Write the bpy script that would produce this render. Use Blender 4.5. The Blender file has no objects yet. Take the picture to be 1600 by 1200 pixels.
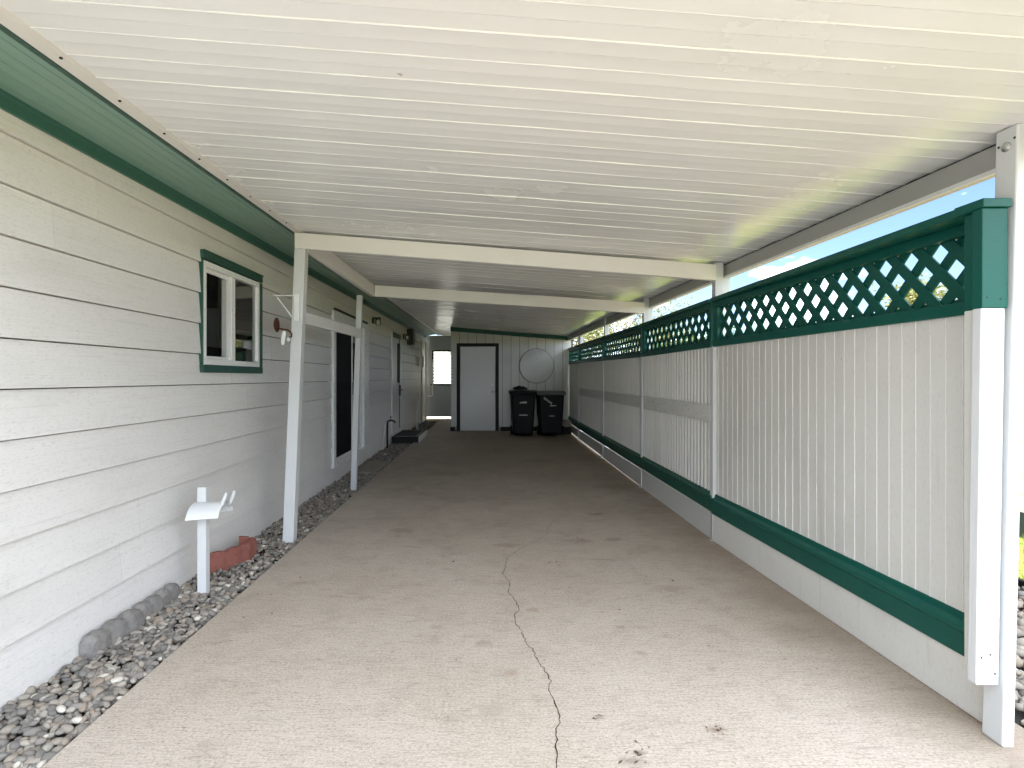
import bpy, math, random
import numpy as np
from mathutils import Vector, Matrix, noise as mnoise

random.seed(7)
rng = np.random.default_rng(11)
scene = bpy.context.scene
COL = scene.collection
R = math.radians

# ------------------------------------------------------------------ camera
CAM_H = 1.26
cam_d = bpy.data.cameras.new("camera")
cam = bpy.data.objects.new("camera", cam_d)
COL.objects.link(cam)
cam.location = (0, 0, CAM_H)
cam.rotation_euler = (R(90), 0, 0)
cam_d.sensor_width = 36.0
cam_d.lens = 880 / 1600 * 36.0
cam_d.shift_x = 38 / 1600
cam_d.shift_y = -10 / 1600
cam_d.clip_start = 0.05
cam_d.clip_end = 2000
scene.camera = cam

# ------------------------------------------------------------------ sky, sun, exposure
SUN = Vector((-0.50, 0.30, 0.83)).normalized()
EXPOSURE = 2.96
world = bpy.data.worlds.new("World")
scene.world = world
world.use_nodes = True
wn, wl = world.node_tree.nodes, world.node_tree.links
wn.clear()
w_out = wn.new("ShaderNodeOutputWorld")
w_bg = wn.new("ShaderNodeBackground")
w_bg.inputs[1].default_value = 0.05
sky = wn.new("ShaderNodeTexSky")
sky.sky_type = 'NISHITA'
sky.sun_disc = False
sky.sun_elevation = math.asin(SUN.z)
sky.sun_rotation = math.atan2(SUN.x, SUN.y)
sky.altitude = 1200
sky.air_density = 0.62
sky.dust_density = 0.0
sky.ozone_density = 1.5
w_tc = wn.new("ShaderNodeTexCoord")
w_map = wn.new("ShaderNodeMapping")
w_map.inputs['Scale'].default_value = (1, 1, 2.6)
w_map.inputs['Location'].default_value = (0.3, 0.15, 0.0)
w_n = wn.new("ShaderNodeTexNoise")
w_n.inputs['Scale'].default_value = 3.1
w_n.inputs['Detail'].default_value = 9
w_n.inputs['Roughness'].default_value = 0.58
w_r = wn.new("ShaderNodeValToRGB")
w_r.color_ramp.elements[0].position = 0.52
w_r.color_ramp.elements[1].position = 0.64
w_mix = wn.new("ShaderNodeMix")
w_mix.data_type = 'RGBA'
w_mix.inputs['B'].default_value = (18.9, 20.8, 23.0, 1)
wl.new(w_tc.outputs['Generated'], w_map.inputs['Vector'])
wl.new(w_map.outputs[0], w_n.inputs['Vector'])
# cloud bank added behind the viewer to light the carport; fair-weather puffs elsewhere
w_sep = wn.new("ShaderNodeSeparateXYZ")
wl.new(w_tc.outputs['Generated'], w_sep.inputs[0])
w_fill_bank = wn.new("ShaderNodeMapRange")
w_fill_bank.inputs['From Min'].default_value = 0.15
w_fill_bank.inputs['From Max'].default_value = -0.75
w_fill_bank.inputs['To Min'].default_value = 0.0
w_fill_bank.inputs['To Max'].default_value = 0.20
wl.new(w_sep.outputs['Y'], w_fill_bank.inputs['Value'])
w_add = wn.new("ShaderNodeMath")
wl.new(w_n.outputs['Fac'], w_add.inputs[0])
w_hi = wn.new("ShaderNodeMapRange")          # the added bank is kept off the horizon
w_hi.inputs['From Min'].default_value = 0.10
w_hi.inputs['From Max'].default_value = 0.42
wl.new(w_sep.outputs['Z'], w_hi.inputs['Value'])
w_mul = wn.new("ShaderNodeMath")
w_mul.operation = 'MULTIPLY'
wl.new(w_fill_bank.outputs[0], w_mul.inputs[0])
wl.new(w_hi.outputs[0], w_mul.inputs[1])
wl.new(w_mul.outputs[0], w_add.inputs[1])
wl.new(w_add.outputs[0], w_r.inputs['Fac'])
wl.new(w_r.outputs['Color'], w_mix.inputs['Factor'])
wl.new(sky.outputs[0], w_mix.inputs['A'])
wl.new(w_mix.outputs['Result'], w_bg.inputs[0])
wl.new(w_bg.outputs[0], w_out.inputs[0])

sun_d = bpy.data.lights.new("sun", 'SUN')
sun_d.energy = 5.0
sun_d.angle = R(0.5)
sun_d.color = (1.0, 0.965, 0.91)
sun = bpy.data.objects.new("sun", sun_d)
COL.objects.link(sun)
sun.rotation_euler = SUN.to_track_quat('Z', 'Y').to_euler()
sun.location = (0, 0, 30)

vs = scene.view_settings
vs.view_transform = 'Standard'
vs.look = 'None'
vs.gamma = 1
vs.exposure = EXPOSURE
vs.use_curve_mapping = False
scene.cycles.max_bounces = 14
scene.cycles.diffuse_bounces = 8
scene.cycles.glossy_bounces = 5
scene.cycles.transparent_max_bounces = 12
scene.cycles.use_denoising = True
scene.cycles.denoising_input_passes = 'RGB_ALBEDO_NORMAL'
scene.cycles.denoising_prefilter = 'ACCURATE'
scene.cycles.sample_clamp_indirect = 8.0


# ------------------------------------------------------------------ materials
class NT:
    def __init__(s, name):
        s.m = bpy.data.materials.new(name)
        s.m.use_nodes = True
        s.t = s.m.node_tree
        s.t.nodes.clear()
        s.out = s.n("ShaderNodeOutputMaterial")
        s.b = s.n("ShaderNodeBsdfPrincipled")
        s.l(s.b.outputs[0], s.out.inputs['Surface'])
        s.tc = s.n("ShaderNodeTexCoord")

    def n(s, t, **k):
        nd = s.t.nodes.new(t)
        for a, v in k.items():
            setattr(nd, a, v)
        return nd

    def l(s, a, b):
        s.t.links.new(a, b)

    def noise(s, scale=(1, 1, 1), detail=4, rough=0.55, loc=(0, 0, 0), nscale=1.0, dist=0.0):
        mp = s.n("ShaderNodeMapping")
        mp.inputs['Scale'].default_value = scale
        mp.inputs['Location'].default_value = loc
        s.l(s.tc.outputs['Object'], mp.inputs['Vector'])
        t = s.n("ShaderNodeTexNoise")
        t.inputs['Scale'].default_value = nscale
        t.inputs['Detail'].default_value = detail
        t.inputs['Roughness'].default_value = rough
        t.inputs['Distortion'].default_value = dist
        s.l(mp.outputs[0], t.inputs['Vector'])
        return t.outputs['Fac']

    def ramp(s, fac, a, b, ca=0.0, cb=1.0):
        r = s.n("ShaderNodeMapRange")
        r.interpolation_type = 'SMOOTHSTEP'
        r.inputs['From Min'].default_value = a
        r.inputs['From Max'].default_value = b
        r.inputs['To Min'].default_value = ca
        r.inputs['To Max'].default_value = cb
        s.l(fac, r.inputs['Value'])
        return r.outputs[0]

    def mix(s, fac, a, b, mode='MIX'):
        m = s.n("ShaderNodeMix")
        m.data_type = 'RGBA'
        m.blend_type = mode
        for key, v in (('Factor', fac), ('A', a), ('B', b)):
            if isinstance(v, (int, float)):
                m.inputs[key].default_value = v
            elif isinstance(v, (tuple, list)):
                m.inputs[key].default_value = (*v[:3], 1)
            else:
                s.l(v, m.inputs[key])
        return m.outputs['Result']

    def math(s, op, a, b=0.0):
        m = s.n("ShaderNodeMath")
        m.operation = op
        for i, v in enumerate((a, b)):
            if isinstance(v, (int, float)):
                m.inputs[i].default_value = v
            else:
                s.l(v, m.inputs[i])
        return m.outputs[0]

    def bump(s, h, strength=0.3, dist=0.01, prev=None):
        b = s.n("ShaderNodeBump")
        b.inputs['Strength'].default_value = strength
        b.inputs['Distance'].default_value = dist
        s.l(h, b.inputs['Height'])
        if prev is not None:
            s.l(prev, b.inputs['Normal'])
        return b.outputs[0]

    def set(s, col=None, rough=None, normal=None, spec=None, metal=None):
        for key, v in (('Base Color', col), ('Roughness', rough), ('Normal', normal),
                       ('Specular IOR Level', spec), ('Metallic', metal)):
            if v is None:
                continue
            if isinstance(v, (int, float)):
                s.b.inputs[key].default_value = v
            elif isinstance(v, (tuple, list)):
                s.b.inputs[key].default_value = (*v[:3], 1)
            else:
                s.l(v, s.b.inputs[key])
        return s.m


def paint(name, col, rough=0.45, dirt=0.12, dirt_col=None, grain=(6, 6, 6), bump=0.12, spec=0.5):
    k = NT(name)
    n1 = k.noise((1, 1, 1), 6, 0.6, nscale=2.3)
    n2 = k.noise(grain, 5, 0.65, nscale=6)
    dc = dirt_col or tuple(c * 0.62 for c in col)
    c = k.mix(k.ramp(n1, 0.45, 0.78, 0, dirt * 1.6), col, dc)
    c = k.mix(k.ramp(n2, 0.5, 0.8, 0, dirt), c, tuple(x * 0.8 for x in col))
    ro = k.ramp(n2, 0.3, 0.7, rough - 0.06, rough + 0.08)
    return k.set(c, ro, k.bump(n2, bump, 0.004), spec)


M = {}
M['post_white'] = paint('post_white', (0.63, 0.64, 0.65), 0.42, 0.10, grain=(10, 10, 1.2))
M['beam_white'] = paint('beam_white', (0.78, 0.76, 0.735), 0.5, 0.10, grain=(1.0, 10, 10))
M['vinyl_white'] = paint('vinyl_white', (0.80, 0.80, 0.79), 0.3, 0.05)
M['header_metal'] = paint('header_metal', (0.40, 0.39, 0.37), 0.38, 0.12)
M['green'] = paint('green_paint', (0.004, 0.082, 0.063), 0.38, 0.12, (0.014, 0.112, 0.088), (3, 3, 14), 0.18, spec=0.3)
M['green_soffit'] = paint('green_soffit', (0.21, 0.345, 0.285), 0.38, 0.2, (0.15, 0.26, 0.21), (9, 0.8, 9), 0.06)
M['green_dark'] = paint('green_dark', (0.012, 0.068, 0.050), 0.4, 0.1)
M['trim_edge'] = paint('trim_edge', (0.70, 0.68, 0.65), 0.5, 0.16, (0.40, 0.38, 0.35), (14, 2, 14))
M['black_trim'] = paint('black_trim', (0.006, 0.010, 0.009), 0.5, 0.1, spec=0.2)
M['door_white'] = paint('door_white', (0.66, 0.65, 0.63), 0.4, 0.05)
M['black_plastic'] = paint('black_plastic', (0.005, 0.005, 0.006), 0.55, 0.2, (0.012, 0.012, 0.012), spec=0.22)
M['grey_plastic'] = paint('grey_plastic', (0.085, 0.088, 0.085), 0.5, 0.2)
M['black_metal'] = paint('black_metal', (0.012, 0.011, 0.010), 0.4, 0.2)
M['rust'] = paint('rust_metal', (0.095, 0.030, 0.018), 0.75, 0.6, (0.03, 0.014, 0.010), (40, 40, 40), 0.5)
M['steel'] = NT('steel').set((0.6, 0.6, 0.58), 0.28, metal=1.0)
M['pvc'] = paint('pvc', (0.72, 0.70, 0.66), 0.35, 0.2)
M['interior_wall'] = paint('interior_wall', (0.82, 0.72, 0.60), 0.8, 0.05)
M['interior_dark'] = paint('interior_dark', (0.08, 0.055, 0.042), 0.7, 0.05)
M['brown_wood'] = paint('brown_wood', (0.30, 0.12, 0.06), 0.4, 0.6, (0.08, 0.03, 0.015), (2, 2, 16))
M['sticker'] = paint('sticker', (0.42, 0.42, 0.42), 0.5, 0.3)
M['mat_dark'] = paint('mat_dark', (0.02, 0.02, 0.022), 0.9, 0.4, grain=(60, 60, 60), bump=0.6)
M['step_wood'] = paint('step_wood', (0.17, 0.16, 0.15), 0.8, 0.4, grain=(2, 20, 20), bump=0.4)
M['bark'] = paint('bark', (0.12, 0.09, 0.065), 0.9, 0.5, grain=(12, 12, 3), bump=0.8)
M['roof_shingle'] = paint('roof_shingle', (0.16, 0.155, 0.15), 0.9, 0.3, grain=(8, 8, 8), bump=0.6)
M['black_screen'] = paint('black_screen', (0.004, 0.004, 0.005), 0.6, 0.05, spec=0.12)


def m_siding():
    k = NT('siding_paint')
    g = k.noise((6, 2.2, 90), 4, 0.65, nscale=1.0, dist=0.6)
    f = k.noise((20, 8, 260), 3, 0.6, nscale=1.0)
    big = k.noise((1, 0.6, 1.5), 5, 0.6, nscale=1.6)
    geo = k.n("ShaderNodeNewGeometry")
    isl = geo.outputs['Random Per Island']
    base = k.mix(isl, (0.775, 0.755, 0.735), (0.735, 0.715, 0.695))
    c = k.mix(k.ramp(big, 0.48, 0.8, 0, 0.35), base, (0.52, 0.50, 0.47))
    c = k.mix(k.ramp(g, 0.52, 0.70, 0, 0.26), c, (0.50, 0.48, 0.46))
    pore = k.noise((1, 0.45, 1.6), 3, 0.7, nscale=95)
    c = k.mix(k.ramp(pore, 0.52, 0.68, 0, 0.42), c, (0.50, 0.48, 0.46))
    sp = k.noise((1, 1, 1), 2, 0.5, nscale=38)
    big2 = k.noise((1, 1, 1), 3, 0.5, (3, 1, 5), nscale=1.1)
    sm = k.math('MULTIPLY', k.ramp(sp, 0.74, 0.80), k.ramp(big2, 0.52, 0.62))
    c = k.mix(k.math('MULTIPLY', sm, 0.55), c, (0.25, 0.23, 0.20))
    h = k.math('ADD', k.math('MULTIPLY', g, 0.6), k.math('MULTIPLY', f, 0.4))
    nb = k.bump(h, 0.4, 0.004)
    return k.set(c, k.ramp(g, 0.3, 0.7, 0.44, 0.60), nb, 0.45)


M['siding'] = m_siding()


def m_ceiling():
    k = NT('roof_pan_enamel')
    big = k.noise((1, 1, 1), 6, 0.6, nscale=1.5)
    st = k.noise((1.2, 9, 1), 4, 0.6, nscale=1.2)
    warp = k.noise((1.1, 5, 1), 2, 0.5, nscale=1.4)
    geo = k.n("ShaderNodeNewGeometry")
    c = k.mix(geo.outputs['Random Per Island'], (0.825, 0.825, 0.82), (0.80, 0.80, 0.795))
    c = k.mix(k.ramp(big, 0.5, 0.8, 0, 0.20), c, (0.62, 0.59, 0.54))
    c = k.mix(k.ramp(st, 0.62, 0.85, 0, 0.10), c, (0.58, 0.55, 0.50))
    # specks of rust
    rust = k.noise((1, 1, 1), 2, 0.5, (2, 9, 0), nscale=19)
    c = k.mix(k.ramp(rust, 0.785, 0.815, 0, 0.5), c, (0.26, 0.17, 0.10))
    fine = k.noise((1, 1, 1), 3, 0.6, nscale=160)
    h = k.math('ADD', k.math('MULTIPLY', warp, 1.0), k.math('MULTIPLY', fine, 0.02))
    return k.set(c, k.ramp(big, 0.3, 0.7, 0.19, 0.28), k.bump(h, 0.22, 0.02), 0.5)


M['ceiling'] = m_ceiling()


def px(u, v, z=0.0):
    """point on the level plane z that the photograph shows at (u, v) in 1600x1200"""
    Y = 880 * (CAM_H - z) / (v - 590)
    return ((u - 762) / 880 * Y, Y)


def m_concrete():
    k = NT('broomed_concrete')
    big = k.noise((0.8, 0.8, 1), 6, 0.62, nscale=1.0)
    mid = k.noise((1, 1, 1), 6, 0.65, nscale=4.5)
    broom = k.noise((11, 150, 1), 4, 0.7, nscale=1.0, dist=0.5)
    broom2 = k.noise((2.0, 42, 1), 4, 0.65, (3, 1, 0), nscale=1.0, dist=0.3)
    fine = k.noise((1, 1, 1), 2, 0.7, nscale=210)
    grit = k.noise((1, 1.4, 1), 3, 0.75, nscale=85)
    speck = k.noise((1, 1, 1), 2, 0.5, nscale=26)
    streak = k.noise((3.2, 7.5, 1), 5, 0.65, (5, 2, 0), nscale=1.0, dist=1.0)
    c = k.mix(k.ramp(big, 0.33, 0.70), (0.505, 0.440, 0.380), (0.440, 0.372, 0.308))
    c = k.mix(k.ramp(mid, 0.47, 0.78, 0, 0.36), c, (0.285, 0.238, 0.190))
    c = k.mix(k.ramp(broom, 0.47, 0.70, 0, 0.58), c, (0.23, 0.19, 0.15))
    c = k.mix(k.ramp(broom2, 0.52, 0.74, 0, 0.22), c, (0.29, 0.252, 0.215))
    c = k.mix(k.ramp(streak, 0.57, 0.76, 0, 0.46), c, (0.215, 0.168, 0.122))
    streak2 = k.noise((6, 17, 1), 4, 0.6, (1, 7, 0), nscale=1.0, dist=0.6)
    c = k.mix(k.ramp(streak2, 0.60, 0.72, 0, 0.34), c, (0.19, 0.155, 0.12))
    c = k.mix(k.ramp(grit, 0.50, 0.68, 0, 0.74), c, (0.225, 0.180, 0.138))
    c = k.mix(k.ramp(grit, 0.46, 0.30, 0, 0.55), c, (0.66, 0.585, 0.515))
    c = k.mix(k.ramp(speck, 0.735, 0.78, 0, 0.6), c, (0.12, 0.095, 0.075))
    c = k.mix(k.ramp(fine, 0.52, 0.72, 0, 0.45), c, (0.20, 0.175, 0.15))
    # oil, rust and leaf stains, each where the photo shows it
    sep = k.n("ShaderNodeSeparateXYZ")
    k.l(k.tc.outputs['Object'], sep.inputs[0])
    wob = k.noise((1, 1, 1), 5, 0.65, nscale=14)
    stains = [(1118, 1140, .045, (.14, .065, .03)), (985, 1188, .055, (.10, .065, .045)), (1000, 1176, .03, (.10, .07, .05)),
              (905, 845, .12, (.20, .14, .085)), (832, 953, .05, (.28, .18, .13)), (755, 1005, .06, (.22, .19, .16)),
              (1000, 1020, .05, (.24, .20, .17)), (968, 980, .04, (.17, .14, .12)), (935, 1120, .03, (.10, .07, .05)),
              (800, 1052, .05, (.27, .18, .13)), (790, 852, .12, (.24, .19, .14)), (1045, 920, .12, (.27, .21, .16)),
              (960, 843, .10, (.22, .18, .14)), (930, 803, .10, (.16, .13, .10)), (770, 1110, .09, (.34, .28, .22)),
              (628, 829, .15, (.2, .155, .11)), (680, 980, .05, (.28, .23, .19)), (840, 720, .4, (.19, .15, .11)),
              (700, 740, .35, (.22, .17, .13)), (960, 760, .3, (.21, .17, .125))]
    for u, v, r, col in stains:
        x, y = px(u, v)
        dx = k.math('SUBTRACT', sep.outputs['X'], x)
        dy = k.math('MULTIPLY', k.math('SUBTRACT', sep.outputs['Y'], y), 1.4)
        d = k.math('SQRT', k.math('ADD', k.math('MULTIPLY', dx, dx), k.math('MULTIPLY', dy, dy)))
        v_ = k.math('ADD', k.math('DIVIDE', d, r), k.math('MULTIPLY', wob, 2.2))
        c = k.mix(k.ramp(v_, 1.35, 2.1, 0.45, 0.0), c, col)
    # rusty-brown grime where the slab meets the skirt board
    gw = k.noise((1.2, 1.6, 1), 5, 0.6, nscale=1.4)
    e = k.math('ADD', sep.outputs['X'], k.math('MULTIPLY', gw, 0.9))
    c = k.mix(k.ramp(e, 1.72, 2.35, 0, 0.55), c, (0.21, 0.155, 0.105))
    # uneven darker brown tone deeper inside the carport
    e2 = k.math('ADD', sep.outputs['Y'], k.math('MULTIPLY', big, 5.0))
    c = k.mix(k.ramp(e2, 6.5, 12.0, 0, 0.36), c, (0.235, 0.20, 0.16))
    h = k.math('ADD', k.math('MULTIPLY', broom, 1.0), k.math('MULTIPLY', fine, 0.5))
    return k.set(c, k.ramp(mid, 0.3, 0.7, 0.62, 0.85), k.bump(h, 0.45, 0.004), 0.35)


M['concrete'] = m_concrete()


def m_stone():
    k = NT('river_stone')
    geo = k.n("ShaderNodeNewGeometry")
    r = k.n("ShaderNodeValToRGB")
    cr = r.color_ramp
    cols = [(0, (.125, .115, .102)), (.2, (.215, .20, .185)), (.4, (.32, .275, .23)), (.55, (.165, .158, .148)),
            (.7, (.37, .335, .29)), (.85, (.28, .22, .17)), (.955, (.40, .37, .33)), (.985, (.66, .61, .54))]
    cr.elements[0].position, cr.elements[0].color = cols[0][0], (*cols[0][1], 1)
    cr.elements[1].position, cr.elements[1].color = cols[1][0], (*cols[1][1], 1)
    for p, c in cols[2:]:
        el = cr.elements.new(p)
        el.color = (*c, 1)
    k.l(geo.outputs['Random Per Island'], r.inputs[0])
    n = k.noise((1, 1, 1), 5, 0.7, nscale=90)
    c = k.mix(k.ramp(n, 0.4, 0.75, 0, 0.45), r.outputs[0], (0.17, 0.155, 0.14))
    return k.set(c, 0.8, k.bump(n, 0.3, 0.002), 0.2)


M['stone'] = m_stone()


def m_grey_block(name, col, dark):
    k = NT(name)
    n = k.noise((1, 1, 1), 6, 0.7, nscale=30)
    n2 = k.noise((1, 1, 1), 4, 0.6, nscale=6)
    c = k.mix(k.ramp(n, 0.4, 0.7, 0, 0.6), col, dark)
    c = k.mix(k.ramp(n2, 0.5, 0.75, 0, 0.5), c, tuple(x * .6 for x in col))
    return k.set(c, 0.88, k.bump(n, 0.8, 0.006), 0.3)


M['cement'] = m_grey_block('weathered_cement', (0.25, 0.235, 0.225), (0.13, 0.12, 0.112))
M['terracotta'] = m_grey_block('red_cement', (0.27, 0.10, 0.080), (0.17, 0.062, 0.05))
M['paver'] = m_grey_block('paver', (0.30, 0.265, 0.225), (0.18, 0.155, 0.13))
M['soil'] = m_grey_block('soil', (0.045, 0.038, 0.032), (0.025, 0.02, 0.017))
M['crack'] = m_grey_block('crack_dirt', (0.035, 0.026, 0.020), (0.012, 0.01, 0.008))
M['crack_fill'] = m_grey_block('crack_fill', (0.62, 0.55, 0.45), (0.45, 0.40, 0.33))
M['leaf_litter'] = paint('leaf_litter', (0.09, 0.055, 0.03), 0.8, 0.5)
M['neigh_wood'] = paint('neighbour_wood', (0.27, 0.20, 0.135), 0.7, 0.5, (0.16, 0.11, 0.07), (9, 1.0, 9), 0.4)


def m_grass():
    k = NT('lawn')
    n = k.noise((1, 1, 1), 6, 0.7, nscale=0.5)
    n2 = k.noise((1, 1, 1), 5, 0.7, nscale=28)
    c = k.mix(k.ramp(n, 0.35, 0.65), (0.13, 0.185, 0.035), (0.19, 0.20, 0.055))
    c = k.mix(k.ramp(n2, 0.4, 0.7, 0, 0.7), c, (0.07, 0.11, 0.02))
    return k.set(c, 0.9, k.bump(n2, 0.9, 0.03), 0.2)


M['grass'] = m_grass()


def m_leaf(name, a, b):
    k = NT(name)
    geo = k.n("ShaderNodeNewGeometry")
    c = k.mix(geo.outputs['Random Per Island'], a, b)
    k.set(c, 0.55, spec=0.3)
    tr = k.n("ShaderNodeBsdfTranslucent")
    k.l(c, tr.inputs[0])
    ms = k.n("ShaderNodeMixShader")
    ms.inputs[0].default_value = 0.35
    k.l(k.b.outputs[0], ms.inputs[1])
    k.l(tr.outputs[0], ms.inputs[2])
    k.l(ms.outputs[0], k.out.inputs[0])
    return k.m


M['leaf_olive'] = m_leaf('leaf_olive', (0.16, 0.15, 0.05), (0.10, 0.11, 0.035))
M['leaf_green'] = m_leaf('leaf_green', (0.05, 0.095, 0.022), (0.10, 0.15, 0.04))
M['leaf_dark'] = m_leaf('leaf_dark', (0.022, 0.05, 0.018), (0.05, 0.085, 0.03))
M['blade'] = m_leaf('grass_blade', (0.16, 0.24, 0.04), (0.24, 0.27, 0.07))


def m_glass(name, tint=(1, 1, 1), refl=1.0):
    k = NT(name)
    tr = k.n("ShaderNodeBsdfTransparent")
    tr.inputs[0].default_value = (*tint, 1)
    gl = k.n("ShaderNodeBsdfGlossy")
    gl.inputs['Roughness'].default_value = 0.015
    gl.inputs[0].default_value = (refl, refl, refl, 1)
    fr = k.n("ShaderNodeFresnel")
    fr.inputs[0].default_value = 1.55
    f2 = k.math('MULTIPLY', fr.outputs[0], 1.7)
    k.t.nodes[-1].use_clamp = True
    ms = k.n("ShaderNodeMixShader")
    k.l(f2, ms.inputs[0])
    k.l(tr.outputs[0], ms.inputs[1])
    k.l(gl.outputs[0], ms.inputs[2])
    k.l(ms.outputs[0], k.out.inputs[0])
    return k.m


M['glass'] = m_glass('window_glass', (0.80, 0.86, 0.82))
M['lamp_glass'] = m_glass('lamp_glass', (0.9, 0.9, 0.88))


def m_screen():
    k = NT('insect_screen')
    k.set((0.02, 0.02, 0.02), 0.7)
    tr = k.n("ShaderNodeBsdfTransparent")
    ms = k.n("ShaderNodeMixShader")
    ms.inputs[0].default_value = 0.10
    k.l(tr.outputs[0], ms.inputs[1])
    k.l(k.b.outputs[0], ms.inputs[2])
    k.l(ms.outputs[0], k.out.inputs[0])
    return k.m


M['screen'] = m_screen()


def m_fibreglass():
    k = NT('white_fibreglass')
    k.set((0.85, 0.86, 0.84), 0.4)
    tr = k.n("ShaderNodeBsdfTranslucent")
    tr.inputs[0].default_value = (0.50, 0.50, 0.47, 1)
    ms = k.n("ShaderNodeMixShader")
    ms.inputs[0].default_value = 0.8
    k.l(k.b.outputs[0], ms.inputs[1])
    k.l(tr.outputs[0], ms.inputs[2])
    k.l(ms.outputs[0], k.out.inputs[0])
    return k.m


M['fibreglass'] = m_fibreglass()


def m_fence_board():
    k = NT('fence_board_paint')
    g = k.noise((9, 9, 1.1), 5, 0.65, nscale=2.2)
    b = k.noise((1, 1, 1), 5, 0.6, nscale=1.7)
    geo = k.n("ShaderNodeNewGeometry")
    c = k.mix(geo.outputs['Random Per Island'], (0.71, 0.70, 0.67), (0.655, 0.645, 0.62))
    c = k.mix(k.ramp(b, 0.45, 0.75, 0, 0.3), c, (0.50, 0.49, 0.46))
    c = k.mix(k.ramp(g, 0.58, 0.75, 0, 0.25), c, (0.45, 0.44, 0.41))
    tooth = k.noise((1, 1, 0.5), 3, 0.7, nscale=90)
    c = k.mix(k.ramp(tooth, 0.52, 0.70, 0, 0.30), c, (0.50, 0.49, 0.465))
    sp = k.noise((1, 1, 0.5), 2, 0.5, nscale=30)
    c = k.mix(k.ramp(sp, 0.745, 0.79, 0, 0.5), c, (0.30, 0.28, 0.24))
    dr = k.noise((14, 14, 0.7), 4, 0.6, (4, 0, 2), nscale=1.2)
    c = k.mix(k.ramp(dr, 0.62, 0.78, 0, 0.30), c, (0.40, 0.38, 0.33))
    return k.set(c, 0.42, k.bump(g, 0.25, 0.003), 0.5)


M['fence_board'] = m_fence_board()


def m_shed():
    k = NT('shed_siding_paint')
    g = k.noise((9, 9, 1.1), 5, 0.65, nscale=2.5)
    b = k.noise((1, 1, 0.6), 5, 0.6, nscale=1.4)
    c = k.mix(k.ramp(b, 0.4, 0.75, 0, 0.4), (0.60, 0.60, 0.57), (0.45, 0.45, 0.42))
    c = k.mix(k.ramp(g, 0.55, 0.75, 0, 0.2), c, (0.38, 0.38, 0.35))
    return k.set(c, 0.45, k.bump(g, 0.3, 0.004), 0.45)


M['shed'] = m_shed()

# ------------------------------------------------------------------ mesh helpers
ORIGIN = {}


class MB:
    def __init__(s):
        s.v, s.f = [], []

    def add(s, vs, fs):
        o = len(s.v)
        s.v += [tuple(p) for p in vs]
        s.f += [tuple(i + o for i in f) for f in fs]
        return s

    def box(s, x0, x1, y0, y1, z0, z1):
        vs = [(x, y, z) for x in (x0, x1) for y in (y0, y1) for z in (z0, z1)]
        return s.add(vs, [(0, 1, 3, 2), (4, 6, 7, 5), (0, 4, 5, 1), (2, 3, 7, 6), (0, 2, 6, 4), (1, 5, 7, 3)])

    def hexa(s, p):
        """8 points: bottom ring 0-3 and top ring 4-7 in the same order"""
        return s.add(p, [(3, 2, 1, 0), (4, 5, 6, 7), (0, 1, 5, 4), (1, 2, 6, 5), (2, 3, 7, 6), (3, 0, 4, 7)])

    def bar(s, p0, p1, w, d, up=None):
        p0, p1 = Vector(p0), Vector(p1)
        a = (p1 - p0).normalized()
        u = Vector(up) if up else (Vector((0, 0, 1)) if abs(a.z) < 0.9 else Vector((0, 1, 0)))
        r = a.cross(u).normalized()
        q = r.cross(a).normalized()
        pts = []
        for p in (p0, p1):
            for i, j in ((-1, -1), (1, -1), (1, 1), (-1, 1)):
                pts.append(p + r * (w / 2 * i) + q * (d / 2 * j))
        return s.hexa(pts)

    def tube(s, path, rad, n=10, caps=True):
        path = [Vector(p) for p in path]
        rads = rad if isinstance(rad, (list, tuple)) else [rad] * len(path)
        rings = []
        prev = None
        for i, p in enumerate(path):
            a = (path[min(i + 1, len(path) - 1)] - path[max(i - 1, 0)]).normalized()
            if prev is None:
                u = Vector((0, 0, 1)) if abs(a.z) < 0.9 else Vector((1, 0, 0))
                r = a.cross(u).normalized()
            else:
                r = (prev - a * prev.dot(a)).normalized()
            prev = r
            q = a.cross(r)
            rings.append([p + (r * math.cos(t) + q * math.sin(t)) * rads[i]
                          for t in [2 * math.pi * k / n for k in range(n)]])
        vs = [v for ring in rings for v in ring]
        fs = []
        for i in range(len(rings) - 1):
            for k in range(n):
                fs.append((i * n + k, i * n + (k + 1) % n, (i + 1) * n + (k + 1) % n, (i + 1) * n + k))
        if caps:
            fs.append(tuple(reversed(range(n))))
            fs.append(tuple((len(rings) - 1) * n + k for k in range(n)))
        return s.add(vs, fs)

    def lathe(s, c, prof, n=24, axis='Z'):
        """prof: (radius, height) pairs"""
        vs, fs = [], []
        for r, h in prof:
            for k in range(n):
                t = 2 * math.pi * k / n
                a, b = r * math.cos(t), r * math.sin(t)
                p = {'Z': (a, b, h), 'X': (h, a, b), 'Y': (b, h, a)}[axis]
                vs.append((c[0] + p[0], c[1] + p[1], c[2] + p[2]))
        m = len(prof)
        for i in range(m - 1):
            for k in range(n):
                fs.append((i * n + k, i * n + (k + 1) % n, (i + 1) * n + (k + 1) % n, (i + 1) * n + k))
        fs.append(tuple(reversed(range(n))))
        fs.append(tuple((m - 1) * n + k for k in range(n)))
        return s.add(vs, fs)

    def prism(s, poly0, poly1):
        n = len(poly0)
        fs = [tuple(reversed(range(n))), tuple(range(n, 2 * n))]
        fs += [(i, (i + 1) % n, n + (i + 1) % n, n + i) for i in range(n)]
        return s.add(list(poly0) + list(poly1), fs)


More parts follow.
